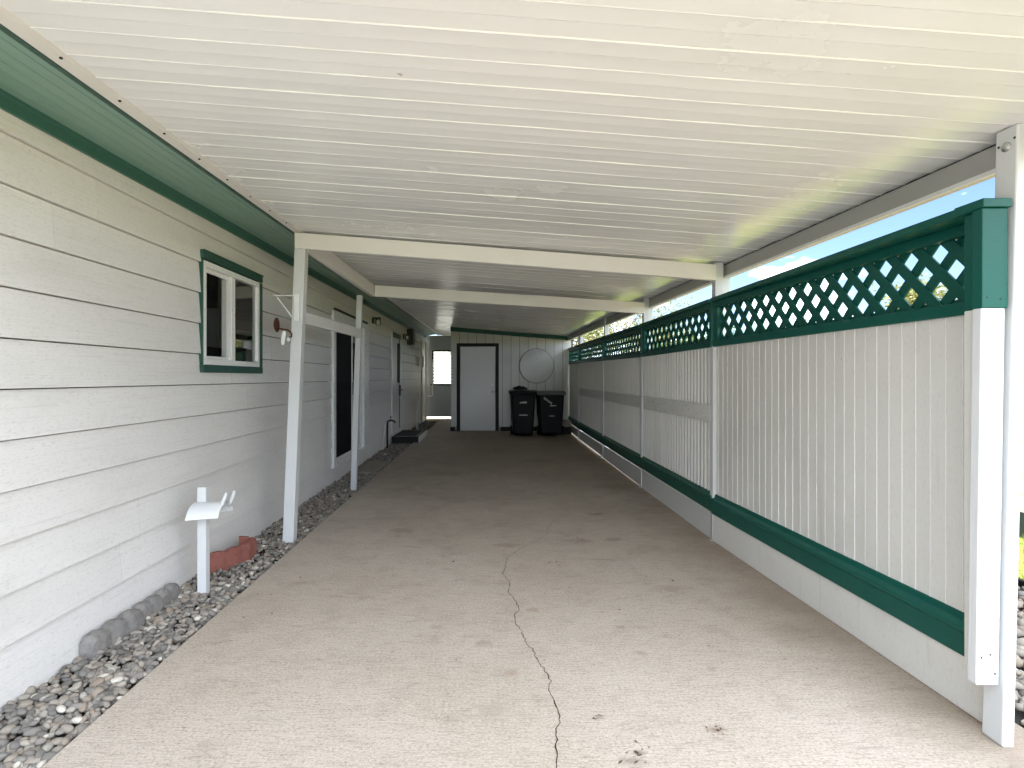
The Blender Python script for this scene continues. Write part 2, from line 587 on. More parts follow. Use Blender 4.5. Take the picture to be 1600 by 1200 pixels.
def link(name, me, parent, mat, label=None, cat=None, group=None, kind=None, bevel=0.0, smooth=False, origin=None):
    o = bpy.data.objects.new(name, me)
    COL.objects.link(o)
    if mat is not None and not me.materials:
        me.materials.append(mat)
    if parent is not None:
        o.parent = parent
        ORIGIN[o] = ORIGIN[parent]
        me.transform(Matrix.Translation(-ORIGIN[parent]))
    else:
        og = Vector(origin) if origin else Vector((0, 0, 0))
        ORIGIN[o] = og
        me.transform(Matrix.Translation(-og))
        o.location = og
    for key, v in (('label', label), ('category', cat), ('group', group), ('kind', kind)):
        if v:
            o[key] = v
    if smooth:
        me.shade_smooth()
    if bevel:
        md = o.modifiers.new('bevel', 'BEVEL')
        md.width = bevel
        md.segments = 2
        md.limit_method = 'ANGLE'
        md.angle_limit = R(40)
        md.harden_normals = False
    return o


def ob(name, mb, mat, parent=None, recalc=True, **k):
    me = bpy.data.meshes.new(name)
    me.from_pydata(mb.v, [], mb.f)
    me.update()
    if recalc:
        import bmesh
        bm = bmesh.new()
        bm.from_mesh(me)
        bmesh.ops.recalc_face_normals(bm, faces=bm.faces)
        bm.to_mesh(me)
        bm.free()
    return link(name, me, parent, mat, **k)


def thing(name, loc, label, cat, group=None):
    o = bpy.data.objects.new(name, None)
    o.empty_display_size = 0.1
    COL.objects.link(o)
    o.location = loc
    ORIGIN[o] = Vector(loc)
    o['label'] = label
    o['category'] = cat
    if group:
        o['group'] = group
    return o


def lerp(a, b, t):
    return a + (b - a) * t


def interp(tab, y):
    if y <= tab[0][0]:
        (a, b) = tab[0], tab[1]
    elif y >= tab[-1][0]:
        (a, b) = tab[-2], tab[-1]
    else:
        for i in range(len(tab) - 1):
            if tab[i][0] <= y <= tab[i + 1][0]:
                a, b = tab[i], tab[i + 1]
                break
    return lerp(a[1], b[1], (y - a[0]) / (b[0] - a[0]))


# ------------------------------------------------------------------ ground, drive, lawn
SLAB_L, SLAB_R = -1.446, 1.93
WALL_X = -1.90
Y_FRONT = 1.02          # front edge of the carport roof
Y_SHED = 13.28
Y_BACK = 17.3

g = MB()
g.add([(-150, -150, -0.08), (150, -150, -0.08), (150, 150, -0.08), (-150, 150, -0.08)], [(0, 1, 2, 3)])
ob('ground', g, M['grass'], kind='structure')

s = MB()
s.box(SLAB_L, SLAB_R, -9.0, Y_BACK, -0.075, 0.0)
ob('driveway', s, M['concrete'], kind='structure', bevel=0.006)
s = MB()
s.box(-60, 60, -16, -9.01, -0.075, -0.01)
M['asphalt'] = m_grey_block('asphalt', (0.06, 0.06, 0.06), (0.04, 0.04, 0.04))
ob('road', s, M['asphalt'], kind='structure')
s = MB()
s.box(-1.96, SLAB_L - 0.002, 0.2, Y_BACK, -0.078, -0.052)
ob('gravel_bed', s, M['soil'], kind='structure')
s = MB()
s.box(SLAB_R + 0.004, 3.32, -2.0, 15.0, -0.078, -0.050)
ob('side_bed', s, M['soil'], kind='structure')

s = MB()
s.box(-4.0, 3.3, Y_BACK + 0.05, Y_BACK + 4.0, -0.075, -0.004)
ob('rear_patio', s, M['concrete'], kind='structure')

# crack in the slab
def ribbon(pts, w0, w1, z):
    mb = MB()
    dense = []
    for i in range(len(pts) - 1):
        a, b = Vector((*pts[i], 0)), Vector((*pts[i + 1], 0))
        n = max(2, int((b - a).length / 0.018))
        for k in range(n):
            p = a.lerp(b, k / n)
            j = 0.0065
            dense.append(p + Vector((random.uniform(-j, j), random.uniform(-j, j), 0)))
    dense.append(Vector((*pts[-1], 0)))
    L, Rr = [], []
    N = len(dense)
    for i, p in enumerate(dense):
        a = (dense[min(i + 1, N - 1)] - dense[max(0, i - 1)]).normalized()
        q = Vector((-a.y, a.x, 0))
        w = lerp(w0, w1, i / N) * random.uniform(0.45, 1.35) / 2
        L.append((p.x + q.x * w, p.y + q.y * w, z))
        Rr.append((p.x - q.x * w, p.y - q.y * w, z))
    mb.add(L + Rr, [(i, N + i, N + i + 1, i + 1) for i in range(N - 1)])
    return mb


zc = [(485, 1195), (488, 1110), (483, 1040), (497, 1000), (490, 940), (465, 890), (452, 866), (460, 815), (430, 765),
      (395, 710), (385, 680), (345, 635), (330, 590), (300, 550), (300, 515), (320, 490), (290, 440), (272, 420),
      (278, 375), (247, 330), (265, 260), (300, 238), (325, 220), (385, 190), (440, 160), (445, 130), (475, 95), (540, 65)]
cp = [px(700 + a * .35, 780 + b * .35) for a, b in zc]
cp_far = cp[20:]
cp = cp[:21]
cp = [(cp[0][0] - 0.02, -0.4), (cp[0][0] + 0.03, 0.5), (cp[0][0] - 0.03, 1.2)] + cp
ob('driveway_crack', ribbon(cp, 0.0052, 0.0034, 0.0015), M['crack'], kind='structure', recalc=False)
ob('driveway_crack', ribbon(cp_far, 0.0026, 0.0016, 0.0015), M['crack'], kind='structure', recalc=False)
cp2 = [px(700 + a * .35, 780 + b * .35) for a, b in [(445, 862), (470, 885)]]
cp3 = [px(700 + a * .35, 780 + b * .35) for a, b in [(840, 72), (900, 71), (960, 69), (1025, 67)]]
ob('driveway_crack_fill', ribbon(cp3, 0.006, 0.008, 0.0018), M['crack_fill'], kind='structure', recalc=False)

# small dead leaves and bark crumbs lying on the slab
lm = MB()
spots = [(985, 1188, .05, 7), (1000, 1172, .04, 4), (935, 1120, .03, 3), (1118, 1141, .035, 6), (905, 842, .05, 4),
         (718, 1030, .03, 2), (320, 1000, .3, 6), (450, 930, .3, 5), (1240, 1010, .5, 6), (980, 900, .6, 7), (700, 860, .7, 8)]
for u, v, rr, n in spots:
    x, y = px(u, v)
    for _ in range(n):
        a, d = random.uniform(0, 6.28), rr * math.sqrt(random.random())
        c = Vector((x + d * math.cos(a), y + d * math.sin(a), 0.0025))
        L = random.uniform(.004, .013)
        t = random.uniform(0, 6.28)
        e1 = Vector((math.cos(t), math.sin(t), random.uniform(-.2, .2))) * L
        e2 = Vector((-math.sin(t), math.cos(t), random.uniform(-.3, .3))) * L * random.uniform(.25, .6)
        up = Vector((0, 0, random.uniform(.001, .004)))
        lm.add([c - e1, c - e2 + up, c + e1, c + e2 + up * .5], [(0, 1, 2, 3)])
ob('leaf_litter', lm, M['leaf_litter'], kind='stuff', recalc=False, label='brown crumbs of dead leaf scattered on the concrete slab', cat='leaf litter')


# ------------------------------------------------------------------ pebbles
def ico(sub):
    import bmesh
    bm = bmesh.new()
    bmesh.ops.create_icosphere(bm, subdivisions=sub, radius=1.0)
    v = np.array([q.co[:] for q in bm.verts])
    f = np.array([[q.index for q in fc.verts] for fc in bm.faces])
    bm.free()
    return v, f


def pebbles(name, regions, label):
    V, F = [], []
    off = 0
    for (x0, x1, y0, y1, dens, sub, smin, smax, zc, zj) in regions:
        bv, bf = ico(sub)
        n = int((x1 - x0) * (y1 - y0) * dens)
        for _ in range(n):
            L = random.uniform(smin, smax) * (1.35 if random.random() < 0.08 else 1)
            sc = np.array([L, L * random.uniform(.55, .85), L * random.uniform(.35, .6)]) / 2
            ph = rng.uniform(0, 6.28, 3)
            w = 1 + 0.11 * np.sin(2.1 * bv[:, [1]] + ph[0]) + 0.09 * np.sin(2.7 * bv[:, [0]] + ph[1])
            p = bv * w * sc
            t = random.uniform(0, 6.28)
            tx, ty = random.gauss(0, .28), random.gauss(0, .28)
            rm = np.array(Matrix.Rotation(t, 3, 'Z') @ Matrix.Rotation(tx, 3, 'X') @ Matrix.Rotation(ty, 3, 'Y'))
            p = p @ rm.T
            p += (random.uniform(x0 + L / 3, x1 - L / 3), random.uniform(y0, y1), zc + random.uniform(-zj, zj))
            V.append(p)
            F.append(bf + off)
            off += len(bv)
    V = np.concatenate(V)
    F = np.concatenate(F)
    me = bpy.data.meshes.new(name)
    me.from_pydata(V.tolist(), [], F.tolist())
    return link(name, me, None, M['stone'], kind='stuff', smooth=True, label=label, cat='gravel')


GX0, GX1 = WALL_X + 0.012, SLAB_L - 0.006
pebbles('river_pebbles', [
    (GX0, GX1, 0.75, 3.6, 2000, 2, .024, .055, -0.028, .015),
    (GX0, GX1, 3.6, 7.4, 1700, 1, .022, .050, -0.026, .012),
    (GX0, GX1, 7.4, 16.8, 900, 1, .026, .055, -0.026, .012),
], 'grey rounded river pebbles filling the bed along the house wall')
pebbles('side_pebbles', [
    (SLAB_R + .015, 3.28, 1.5, 5.0, 900, 1, .035, .075, -0.025, .014),
], 'larger grey river pebbles in the bed outside the fence')

# lawn blades just past the outer pebble bed
bl = MB()
for _ in range(9000):
    x, y = random.uniform(3.38, 4.42), random.uniform(1.5, 7.5)
    h = random.uniform(.03, .085)
    t = random.uniform(0, 6.28)
    dx, dy = math.cos(t) * .004, math.sin(t) * .004
    lx, ly = random.gauss(0, .02), random.gauss(0, .02)
    bl.add([(x - dx, y - dy, -.08), (x + dx, y + dy, -.08), (x + lx, y + ly, -.08 + h)], [(0, 1, 2)])
ob('grass_blades', bl, M['blade'], kind='stuff', recalc=False, label='sunlit green lawn between the pebble bed and the wooden fence', cat='grass')
ed = MB()
ed.box(3.325, 3.365, -2, 15, -.078, -.005)
ob('lawn_edging', ed, M['black_plastic'], kind='structure', bevel=0.004)

# ------------------------------------------------------------------ carport
ZL = [(1.7, 2.38), (4.4, 2.417), (13.3, 2.526), (17.3, 2.575)]
ZR = [(1.95, 2.132), (4.2, 2.163), (6.4, 2.182), (13.3, 2.247)]
XL, XR = -1.485, 1.90


def zroof(x, y):
    return lerp(interp(ZL, y), interp(ZR, y), (x - XL) / (XR - XL))


carport = thing('carport', (1.8, 1.93, 0), 'long white metal carport roof with posts and beams over the concrete drive', 'carport')

PITCH = 0.152
rm_ = MB()
prof = [(0.0, -0.006), (0.0012, -0.0102), (0.0045, -0.0112), (0.0065, -0.0104), (0.0075, -0.0090), (0.040, -0.0080), (0.0735, -0.0100),
        (0.0742, -0.0030), (0.0775, -0.0010), (0.0785, -0.0082), (0.115, -0.0078), (0.1490, -0.0095), (0.1510, -0.006), (PITCH, -0.006)]
NXS = 40
X_EDGE = 1.99
y = Y_FRONT
npan = 0
while y < Y_BACK + 0.15:
    vsl, fsl = [], []
    jit = random.uniform(-.0012, .0012)
    seed = random.uniform(0, 100)
    nx = NXS if y < 7 else 16
    for i in range(nx + 1):
        x = lerp(XL + 0.03, X_EDGE, i / nx)
        for (dy, dz) in prof:
            yy = y + dy
            w = 0.0
            if True:
                w = 0.0022 * mnoise.noise(Vector((x * 2.1, yy * 1.2, 3.1 + seed * .02))) + 0.0012 * mnoise.noise(Vector((x * 6, yy * 4, seed)))
                # foot-worn dents near the low edge
                e = max(0.0, (x - 0.9) / 1.0)
                w += 0.0035 * e * mnoise.noise(Vector((x * 7.0, yy * 6.0, 9.0)))
            vsl.append((x, yy, zroof(x, yy) + dz + jit + w))
    m = len(prof)
    for i in range(nx):
        for j in range(m - 1):
            fsl.append((i * m + j, i * m + j + 1, (i + 1) * m + j + 1, (i + 1) * m + j))
    rm_.add(vsl, fsl)
    y += PITCH
    npan += 1
Y_REAR = y
roof = ob('roof_pan', rm_, M['ceiling'], carport, recalc=False)
for p in roof.data.polygons:
    p.use_smooth = True
roof.data.set_sharp_from_angle(angle=R(35))
# weather side of the roof sheet
tp = MB()
ys = [Y_FRONT - .01, 1.95, 4.3, 6.4, 13.3, Y_REAR + .02]
vsl = []
for yy in ys:
    for xx in (XL - .06, X_EDGE + .02):
        vsl += [(xx, yy, zroof(xx, yy) + 0.022), (xx, yy, zroof(xx, yy) + 0.045)]
fsl = []
for i in range(len(ys) - 1):
    a, b = i * 4, i * 4 + 4
    fsl += [(a, a + 2, b + 2, b), (a + 1, b + 1, b + 3, a + 3), (a, b, b + 1, a + 1), (a + 2, a + 3, b + 3, b + 2)]
fsl += [(0, 1, 3, 2), (len(vsl) - 4, len(vsl) - 2, len(vsl) - 1, len(vsl) - 3)]
tp.add(vsl, fsl)
ob('roof_sheet', tp, M['header_metal'], carport)
# outer gutter that closes the pans along the low edge, and the front fascia
gm = MB()
for y0, y1 in zip(ys[:-1], ys[1:]):
    pts = []
    for yy in (y0, y1):
        z = zroof(X_EDGE, yy)
        pts.append([(X_EDGE + .003, yy, z - .015), (X_EDGE + .10, yy, z - .015), (X_EDGE + .10, yy, z + .05), (X_EDGE + .003, yy, z + .05)])
    gm.prism(pts[0], pts[1])
ob('gutter', gm, M['header_metal'], carport)
ff = MB()
ff.hexa([(XL, Y_FRONT - .035, zroof(XL, Y_FRONT) - .03), (X_EDGE, Y_FRONT - .035, zroof(X_EDGE, Y_FRONT) - .03),
         (X_EDGE, Y_FRONT - .012, zroof(X_EDGE, Y_FRONT) - .03), (XL, Y_FRONT - .012, zroof(XL, Y_FRONT) - .03),
         (XL, Y_FRONT - .035, zroof(XL, Y_FRONT) + .05), (X_EDGE, Y_FRONT - .035, zroof(X_EDGE, Y_FRONT) + .05),
         (X_EDGE, Y_FRONT - .012, zroof(X_EDGE, Y_FRONT) + .05), (XL, Y_FRONT - .012, zroof(XL, Y_FRONT) + .05)])
ob('fascia', ff, M['beam_white'], carport, bevel=.003)

# edge header along the fence side: a C-channel with a lip
hm = MB()
hy = [Y_FRONT, 1.95, 4.2, 6.4, 13.25]
for y0, y1 in zip(hy[:-1], hy[1:]):
    for (xa, xb, za, zb) in ((1.868, 1.874, -.108, -.022), (1.868, 1.93, -.112, -.108), (1.924, 1.93, -.108, -.022),
                             (1.872, 1.926, -.024, -.018)):
        a = [(xa, y0, interp(ZR, y0) + za), (xb, y0, interp(ZR, y0) + za), (xb, y0, interp(ZR, y0) + zb), (xa, y0, interp(ZR, y0) + zb)]
        b = [(xa, y1, interp(ZR, y1) + za), (xb, y1, interp(ZR, y1) + za), (xb, y1, interp(ZR, y1) + zb), (xa, y1, interp(ZR, y1) + zb)]
        hm.prism(a, b)
header = ob('edge_header', hm, M['header_metal'], carport)
lip = MB()
for y0, y1 in zip(hy[:-1], hy[1:]):
    a = [(1.861, y0, interp(ZR, y0) - .124), (1.868, y0, interp(ZR, y0) - .124), (1.868, y0, interp(ZR, y0) - .106), (1.861, y0, interp(ZR, y0) - .106)]
    b = [(1.861, y1, interp(ZR, y1) - .124), (1.868, y1, interp(ZR, y1) - .124), (1.868, y1, interp(ZR, y1) - .106), (1.861, y1, interp(ZR, y1) - .106)]
    lip.prism(a, b)
ob('drip_lip', lip, M['vinyl_white'], header)

gr_ = MB()  # black bar painting the shadow in the gap above the header
for y0, y1 in zip(hy[:-1], hy[1:]):
    a = [(1.885, y0, interp(ZR, y0) - .0215), (1.90, y0, interp(ZR, y0) - .0215), (1.90, y0, interp(ZR, y0) - .004), (1.885, y0, interp(ZR, y0) - .004)]
    b = [(1.885, y1, interp(ZR, y1) - .0215), (1.90, y1, interp(ZR, y1) - .0215), (1.90, y1, interp(ZR, y1) - .004), (1.885, y1, interp(ZR, y1) - .004)]
    gr_.prism(a, b)
ob('groove_shadow', gr_, M['black_trim'], header)

# cross beams
def beam(y, x0, zt0, x1, zt1, h, th=.045):
    b = MB()
    b.hexa([(x0, y, zt0 - h), (x1, y, zt1 - h), (x1, y + th, zt1 - h), (x0, y + th, zt0 - h),
            (x0, y, zt0), (x1, y, zt1), (x1, y + th, zt1), (x0, y + th, zt0)])
    return ob('cross_beam', b, M['beam_white'], carport, bevel=.004)


beam(4.37, -1.50, 2.388, 1.775, 2.138, .122)
beam(6.42, -1.29, 2.315, 1.79, 2.118, .128)
b = MB()
b.hexa([(-1.45, 4.417, 2.255), (-1.405, 4.417, 2.255), (-1.295, 6.465, 2.188), (-1.340, 6.465, 2.188),
        (-1.45, 4.417, 2.385), (-1.405, 4.417, 2.385), (-1.295, 6.465, 2.318), (-1.340, 6.465, 2.318)])
ob('side_beam', b, M['beam_white'], carport, bevel=.004)
# leaning posts by the house
b = MB()
b.bar((-1.555, 4.42, -0.03), (-1.457, 4.41, 2.262), .085, .085)
post_a = ob('post', b, M['post_white'], carport, bevel=.005, label='leaning white square post with a bracket and a bird feeder arm')
b = MB()
b.bar((-1.535, 6.45, -0.03), (-1.462, 6.44, 2.2), .062, .062)
ob('post', b, M['post_white'], carport, bevel=.005)
b = MB()
b.hexa([(-1.475, 4.47, 1.69), (-1.452, 4.47, 1.69), (-1.440, 6.40, 1.712), (-1.463, 6.40, 1.712),
        (-1.475, 4.47, 1.785), (-1.452, 4.47, 1.785), (-1.440, 6.40, 1.812), (-1.463, 6.40, 1.812)])
ob('cross_board', b, M['beam_white'], carport, bevel=.004)

# posts along the fence
FP = [(1.800, 2.04), (1.735, 4.35), (1.760, 6.45), (1.800, 8.80), (1.845, 11.43), (1.905, 13.26)]
# near corner post
b = MB()
zc_ = zroof(1.83, 1.95) - .010
b.hexa([(1.752, 1.915, 0), (1.792, 1.915, 0), (1.792, 2.0, 0), (1.752, 2.0, 0),
        (1.803, 1.915, zc_), (1.845, 1.915, zc_), (1.845, 2.0, zc_), (1.803, 2.0, zc_)])
cpost = ob('post', b, M['post_white'], carport, bevel=.006, label='full height white corner post at the near end of the fence')
b = MB()
b.lathe((1.8005, 1.955, 2.06), [(.017, 0), (.016, -.004), (.010, -.008), (.005, -.010)], 16, 'X')
ob('bolt', b, M['steel'], cpost)
for yy_, zz_ in ((1.925, 2.08), (1.985, 2.07), (1.95, 1.62)):
    b = MB()
    b.lathe((1.7525 + .051 * zz_ / 2.12 - .0015, yy_, zz_), [(.0045, 0), (.003, -.002)], 10, 'X')
    ob('nail_hole', b, M['black_metal'], cpost)
for i in range(1, 5):
    x, y = FP[i]
    zt = zroof(x, y) - .02
    b = MB()
    b.box(x + .035, x + .10, y + .03, y + .10, 0.0, zt)
    ob('post', b, M['post_white'], carport, bevel=.004)
    b = MB()
    ph = min(zroof(1.90, y + .3) - .1, 3)
    b.box(1.872, 1.926, y + .13, y + .145, 0.0, ph)
    b.box(1.872, 1.926, y + .185, y + .20, 0.0, ph)
    b.box(1.895, 1.903, y + .145, y + .185, 0.0, ph)
    ob('channel_post', b, M['post_white'], carport)

# ------------------------------------------------------------------ fence
fence = thing('fence', (1.8, 2.04, 0), 'white board fence with green lattice top and green base rail along the drive', 'fence')
ZT = [(2, 1.872), (6.45, 1.872), (13.3, 1.95)]


class Seg:
    """local frame of one fence section: s along, n outward (away from the drive), z up"""

    def __init__(s, a, b):
        s.a, s.b = Vector((*a, 0)), Vector((*b, 0))
        s.L = (s.b - s.a).length
        s.t = (s.b - s.a).normalized()
        s.n = Vector((s.t.y, -s.t.x, 0))

    def P(s, u, n, z):
        p = s.a + s.t * u + s.n * n
        return (p.x, p.y, z)

    def box(s, mb, u0, u1, n0, n1, z0, z1, dz=0.0):
        """dz: rise of the far end"""
        mb.hexa([s.P(u0, n0, z0), s.P(u1, n0, z0 + dz), s.P(u1, n1, z0 + dz), s.P(u0, n1, z0),
                 s.P(u0, n0, z1), s.P(u1, n0, z1 + dz), s.P(u1, n1, z1 + dz), s.P(u0, n1, z1)])


def lattice(sg, u0, u1, z0, z1, dz):
    mb = MB()
    w, gap = .046, .106
    for sgn, n0, n1 in ((1, .030, .0375), (-1, .038, .0455)):
        H, W = z1 - z0, u1 - u0
        step = gap * math.sqrt(2)
        hw = w / math.sqrt(2)
        c = -H - .05 + (0.02 if sgn > 0 else 0.05)
        while c < W + H:
            # strip between lines u = c + sgn*(z - z0) -/+ hw, clipped to the frame
            poly = []
            pts = []
            for zz in (z0, z1):
                base = c + (zz - z0 if sgn > 0 else H - (zz - z0))
                pts.append((base - hw, base + hw, zz))
            quad = [(pts[0][0], z0), (pts[0][1], z0), (pts[1][1], z1), (pts[1][0], z1)]

            def clip(poly, lim, keep_less):
                out = []
                for i in range(len(poly)):
                    p, q = poly[i], poly[(i + 1) % len(poly)]
                    pi = p[0] <= lim if keep_less else p[0] >= lim
                    qi = q[0] <= lim if keep_less else q[0] >= lim
                    if pi:
                        out.append(p)
                    if pi != qi:
                        t = (lim - p[0]) / (q[0] - p[0])
                        out.append((lim, p[1] + t * (q[1] - p[1])))
                return out
            quad = clip(clip(quad, 0.0, False) if True else quad, W, True)
            if len(quad) >= 3:
                mb.prism([sg.P(u0 + a, n0, b + dz * (a / W)) for a, b in quad], [sg.P(u0 + a, n1, b + dz * (a / W)) for a, b in quad])
            c += step
    return mb


for i in range(5):
    sg = Seg(FP[i], FP[i + 1])
    L = sg.L
    e0 = .02 if i else .0
    zt0 = interp(ZT, FP[i][1])
    dz = interp(ZT, FP[i + 1][1]) - zt0
    d = zt0 - 1.872
    u0, u1 = .03, L - .0
    # boards
    bm_ = MB()
    nb = max(4, int(round((u1 - u0) / .0765)))
    bw = (u1 - u0) / nb
    zb0, zb1 = .366, 1.508 + d + max(dz, 0)
    for k in range(nb):
        a, b_ = u0 + k * bw, u0 + (k + 1) * bw
        off = random.uniform(-.0008, .0008)
        if i == 0:
            # flat tongue-and-groove board with a raised bead on its edge
            sg.box(bm_, a + .0060, b_ - .0003, .0165 + off, .034, zb0, zb1, dz * .1)
            prof_ = [(a, .024), (a + .0012, .0150), (a + .0035, .0135), (a + .0052, .0165), (a + .0064, .024)]
            bm_.prism([sg.P(q[0], q[1], zb0) for q in prof_], [sg.P(q[0], q[1], zb1) for q in prof_])
        else:
            prof_ = [(a, .026), (a + .006, .012), (a + .022, .010), (a + .028, .024), (b_, .026)]
            bm_.prism([sg.P(q[0], q[1] + off, zb0) for q in prof_] + [sg.P(b_, .036, zb0), sg.P(a, .036, zb0)][0:0],
                      [sg.P(q[0], q[1] + off, zb1) for q in prof_])
            sg.box(bm_, a + .0004, b_ - .0004, .0268, .036, zb0, zb1)
    panel = ob('board_panel', bm_, M['fence_board'], fence)
    # mid rail
    if i in (1, 2, 3):
        q = MB()
        sg.box(q, .05, L - .09, .0005, .026, .918, 1.044)
        sg.box(q, .05, L - .09, -.004, .0, .912, .926)
        sg.box(q, .05, L - .09, -.004, .0, 1.036, 1.050)
        ob('mid_rail', q, M['vinyl_white'], panel, bevel=.002)
    # frame of the lattice
    q = MB()
    e = -.012 if i == 0 else 0
    if i == 0:
        C, D = Vector(sg.P(L, .075, 0)), Vector(sg.P(L, -.020, 0))
        C0, D0 = Vector(sg.P(0, .075, 0)), Vector(sg.P(0, -.100, 0))
        ring = [D0, C0, C, D]
        q.hexa([(p.x, p.y, 1.8422 + d) for p in ring] + [(p.x, p.y, 1.872 + d) for p in ring])
    else:
        sg.box(q, .04 + e, L, -.020, .075, 1.842 + d, 1.872 + d, dz)   # cap board
    sg.box(q, .04 + e, L, .004, .052, 1.800 + d, 1.842 + d, dz)        # top rail
    sg.box(q, .04 + e, L, .002, .054, 1.497 + d, 1.546 + d, dz)        # bottom rail
    sg.box(q, .04 + e, L, .046, .060, 1.546 + d, 1.566 + d, dz)
    sg.box(q, .04 + e, .085, .006, .050, 1.5465 + d, 1.7995 + d, dz * .02)
    sg.box(q, L - .075, L - .003, .006, .050, 1.5465 + d + dz, 1.7995 + d + dz)
    ob('lattice_frame', q, M['green'], panel, bevel=.003)
    ob('lattice', lattice(sg, .084, L - .074, 1.542 + d, 1.804 + d, dz), M['green'], panel)
    # base rail: sloped ledge over a fascia board
    q = MB()
    za, zb = (.213, .367) if i == 0 else (.226, .366)
    prof_ = [(.0335, za), (-.012, za), (-.012, za + .085), (-.020, za + .095), (-.020, za + .112), (.004, za + .128), (.010, zb - .001), (.0335, zb - .001)]
    uu0 = -.01 if i == 0 else .0
    q.prism([sg.P(uu0, n, z) for n, z in prof_], [sg.P(L - .004, n, z) for n, z in prof_])
    ob('base_rail', q, M['green'], panel, bevel=.003)
    # skirt board, with daylight under and over it further back
    q = MB()
    if i == 0:
        sg.box(q, .0, L - .012, -.002, .014, .004, .2125)
        sg.box(q, -.026, -.003, -.006, .018, .012, .205)
    elif i == 1:
        sg.box(q, .01, L - .012, .000, .014, .006, .212)
    elif i == 2:
        sg.box(q, .01, L - .012, .000, .014, .012, .202)
    else:
        sg.box(q, .01, L - .012, .000, .014, .026, .200)
    ob('skirt_board', q, M['fence_board'] if i == 0 else M['post_white'], panel, bevel=.002)
    # post of this section
    if i == 0:
        q = MB()
        q.hexa([(1.674, 1.930, .205), (1.752, 1.930, .205), (1.752, 1.968, .205), (1.674, 1.968, .205),
                (1.692, 1.930, 1.4985), (1.774, 1.930, 1.4985), (1.774, 1.968, 1.4985), (1.692, 1.968, 1.4985)])
        pst = ob('post', q, M['post_white'], fence, bevel=.004, label='white near end post of the fence with a green painted top')
        q = MB()
        q.box(1.6935, 1.7820, 1.9285, 1.9695, 1.4987, 1.8415)
        q.box(1.688, 1.7880, 1.918, 2.0395, 1.8425, 1.8725)
        ob('post_cap', q, M['green'], pst, bevel=.003)
        q = MB()
        q.box(1.715, 1.7515, 1.9690, 2.028, .215, 1.4985)
        ob('backing_stud', q, M['fence_board'], pst, bevel=.003)
        q = MB()
        q.box(1.715, 1.7815, 1.9700, 2.028, 1.4990, 1.8415)
        ob('stud_top', q, M['green'], pst, bevel=.003)
        for (x_, z_) in ((1.710, 1.535), (1.757, 1.530), (1.692, .30), (1.738, .245), (1.722, .31)):
            q = MB()
            q.lathe((x_, 1.9298, z_) if z_ < 1 else (x_, 1.9283, z_), [(.0035, .0002), (.0032, -.001)], 10, 'Y')
            ob('nail', q, M['black_metal'], pst)
    else:
        q = MB()
        sg.box(q, -.028, .030, -.006, .034, .30, 1.4965 + d)
        pst = ob('post', q, M['post_white'], fence, bevel=.003)
        q = MB()
        sg.box(q, -.012, .004, -.010, -.002, .012, .21)
        sg.box(q, -.030, .018, -.034, -.002, .001, .010)
        ob('foot_bracket', q, M['steel'], pst, bevel=.001)
q = MB()
q.box(1.868, 1.915, 13.17, 13.25, 0.0, .26)
ob('end_block', q, M['post_white'], fence, bevel=.003)

# ------------------------------------------------------------------ mobile home
house = thing('mobile_home', (-1.9, 0.5, 0), 'long white lap sided mobile home with green eaves along the left of the drive', 'house')
WIN = (3.70, 4.625, 1.298, 2.100)
SLD = (6.82, 8.86, 0.155, 2.085)
ENT = (11.02, 12.18, 0.13, 2.17)
OPEN = [WIN, SLD, ENT]
H_Y0, H_Y1 = -3.5, 17.2
REV = 0.2015
Z_FR = [(2.19, 2.302), (17.2, 2.47)]


def ztop(y):
    return interp(Z_FR, y) + .02


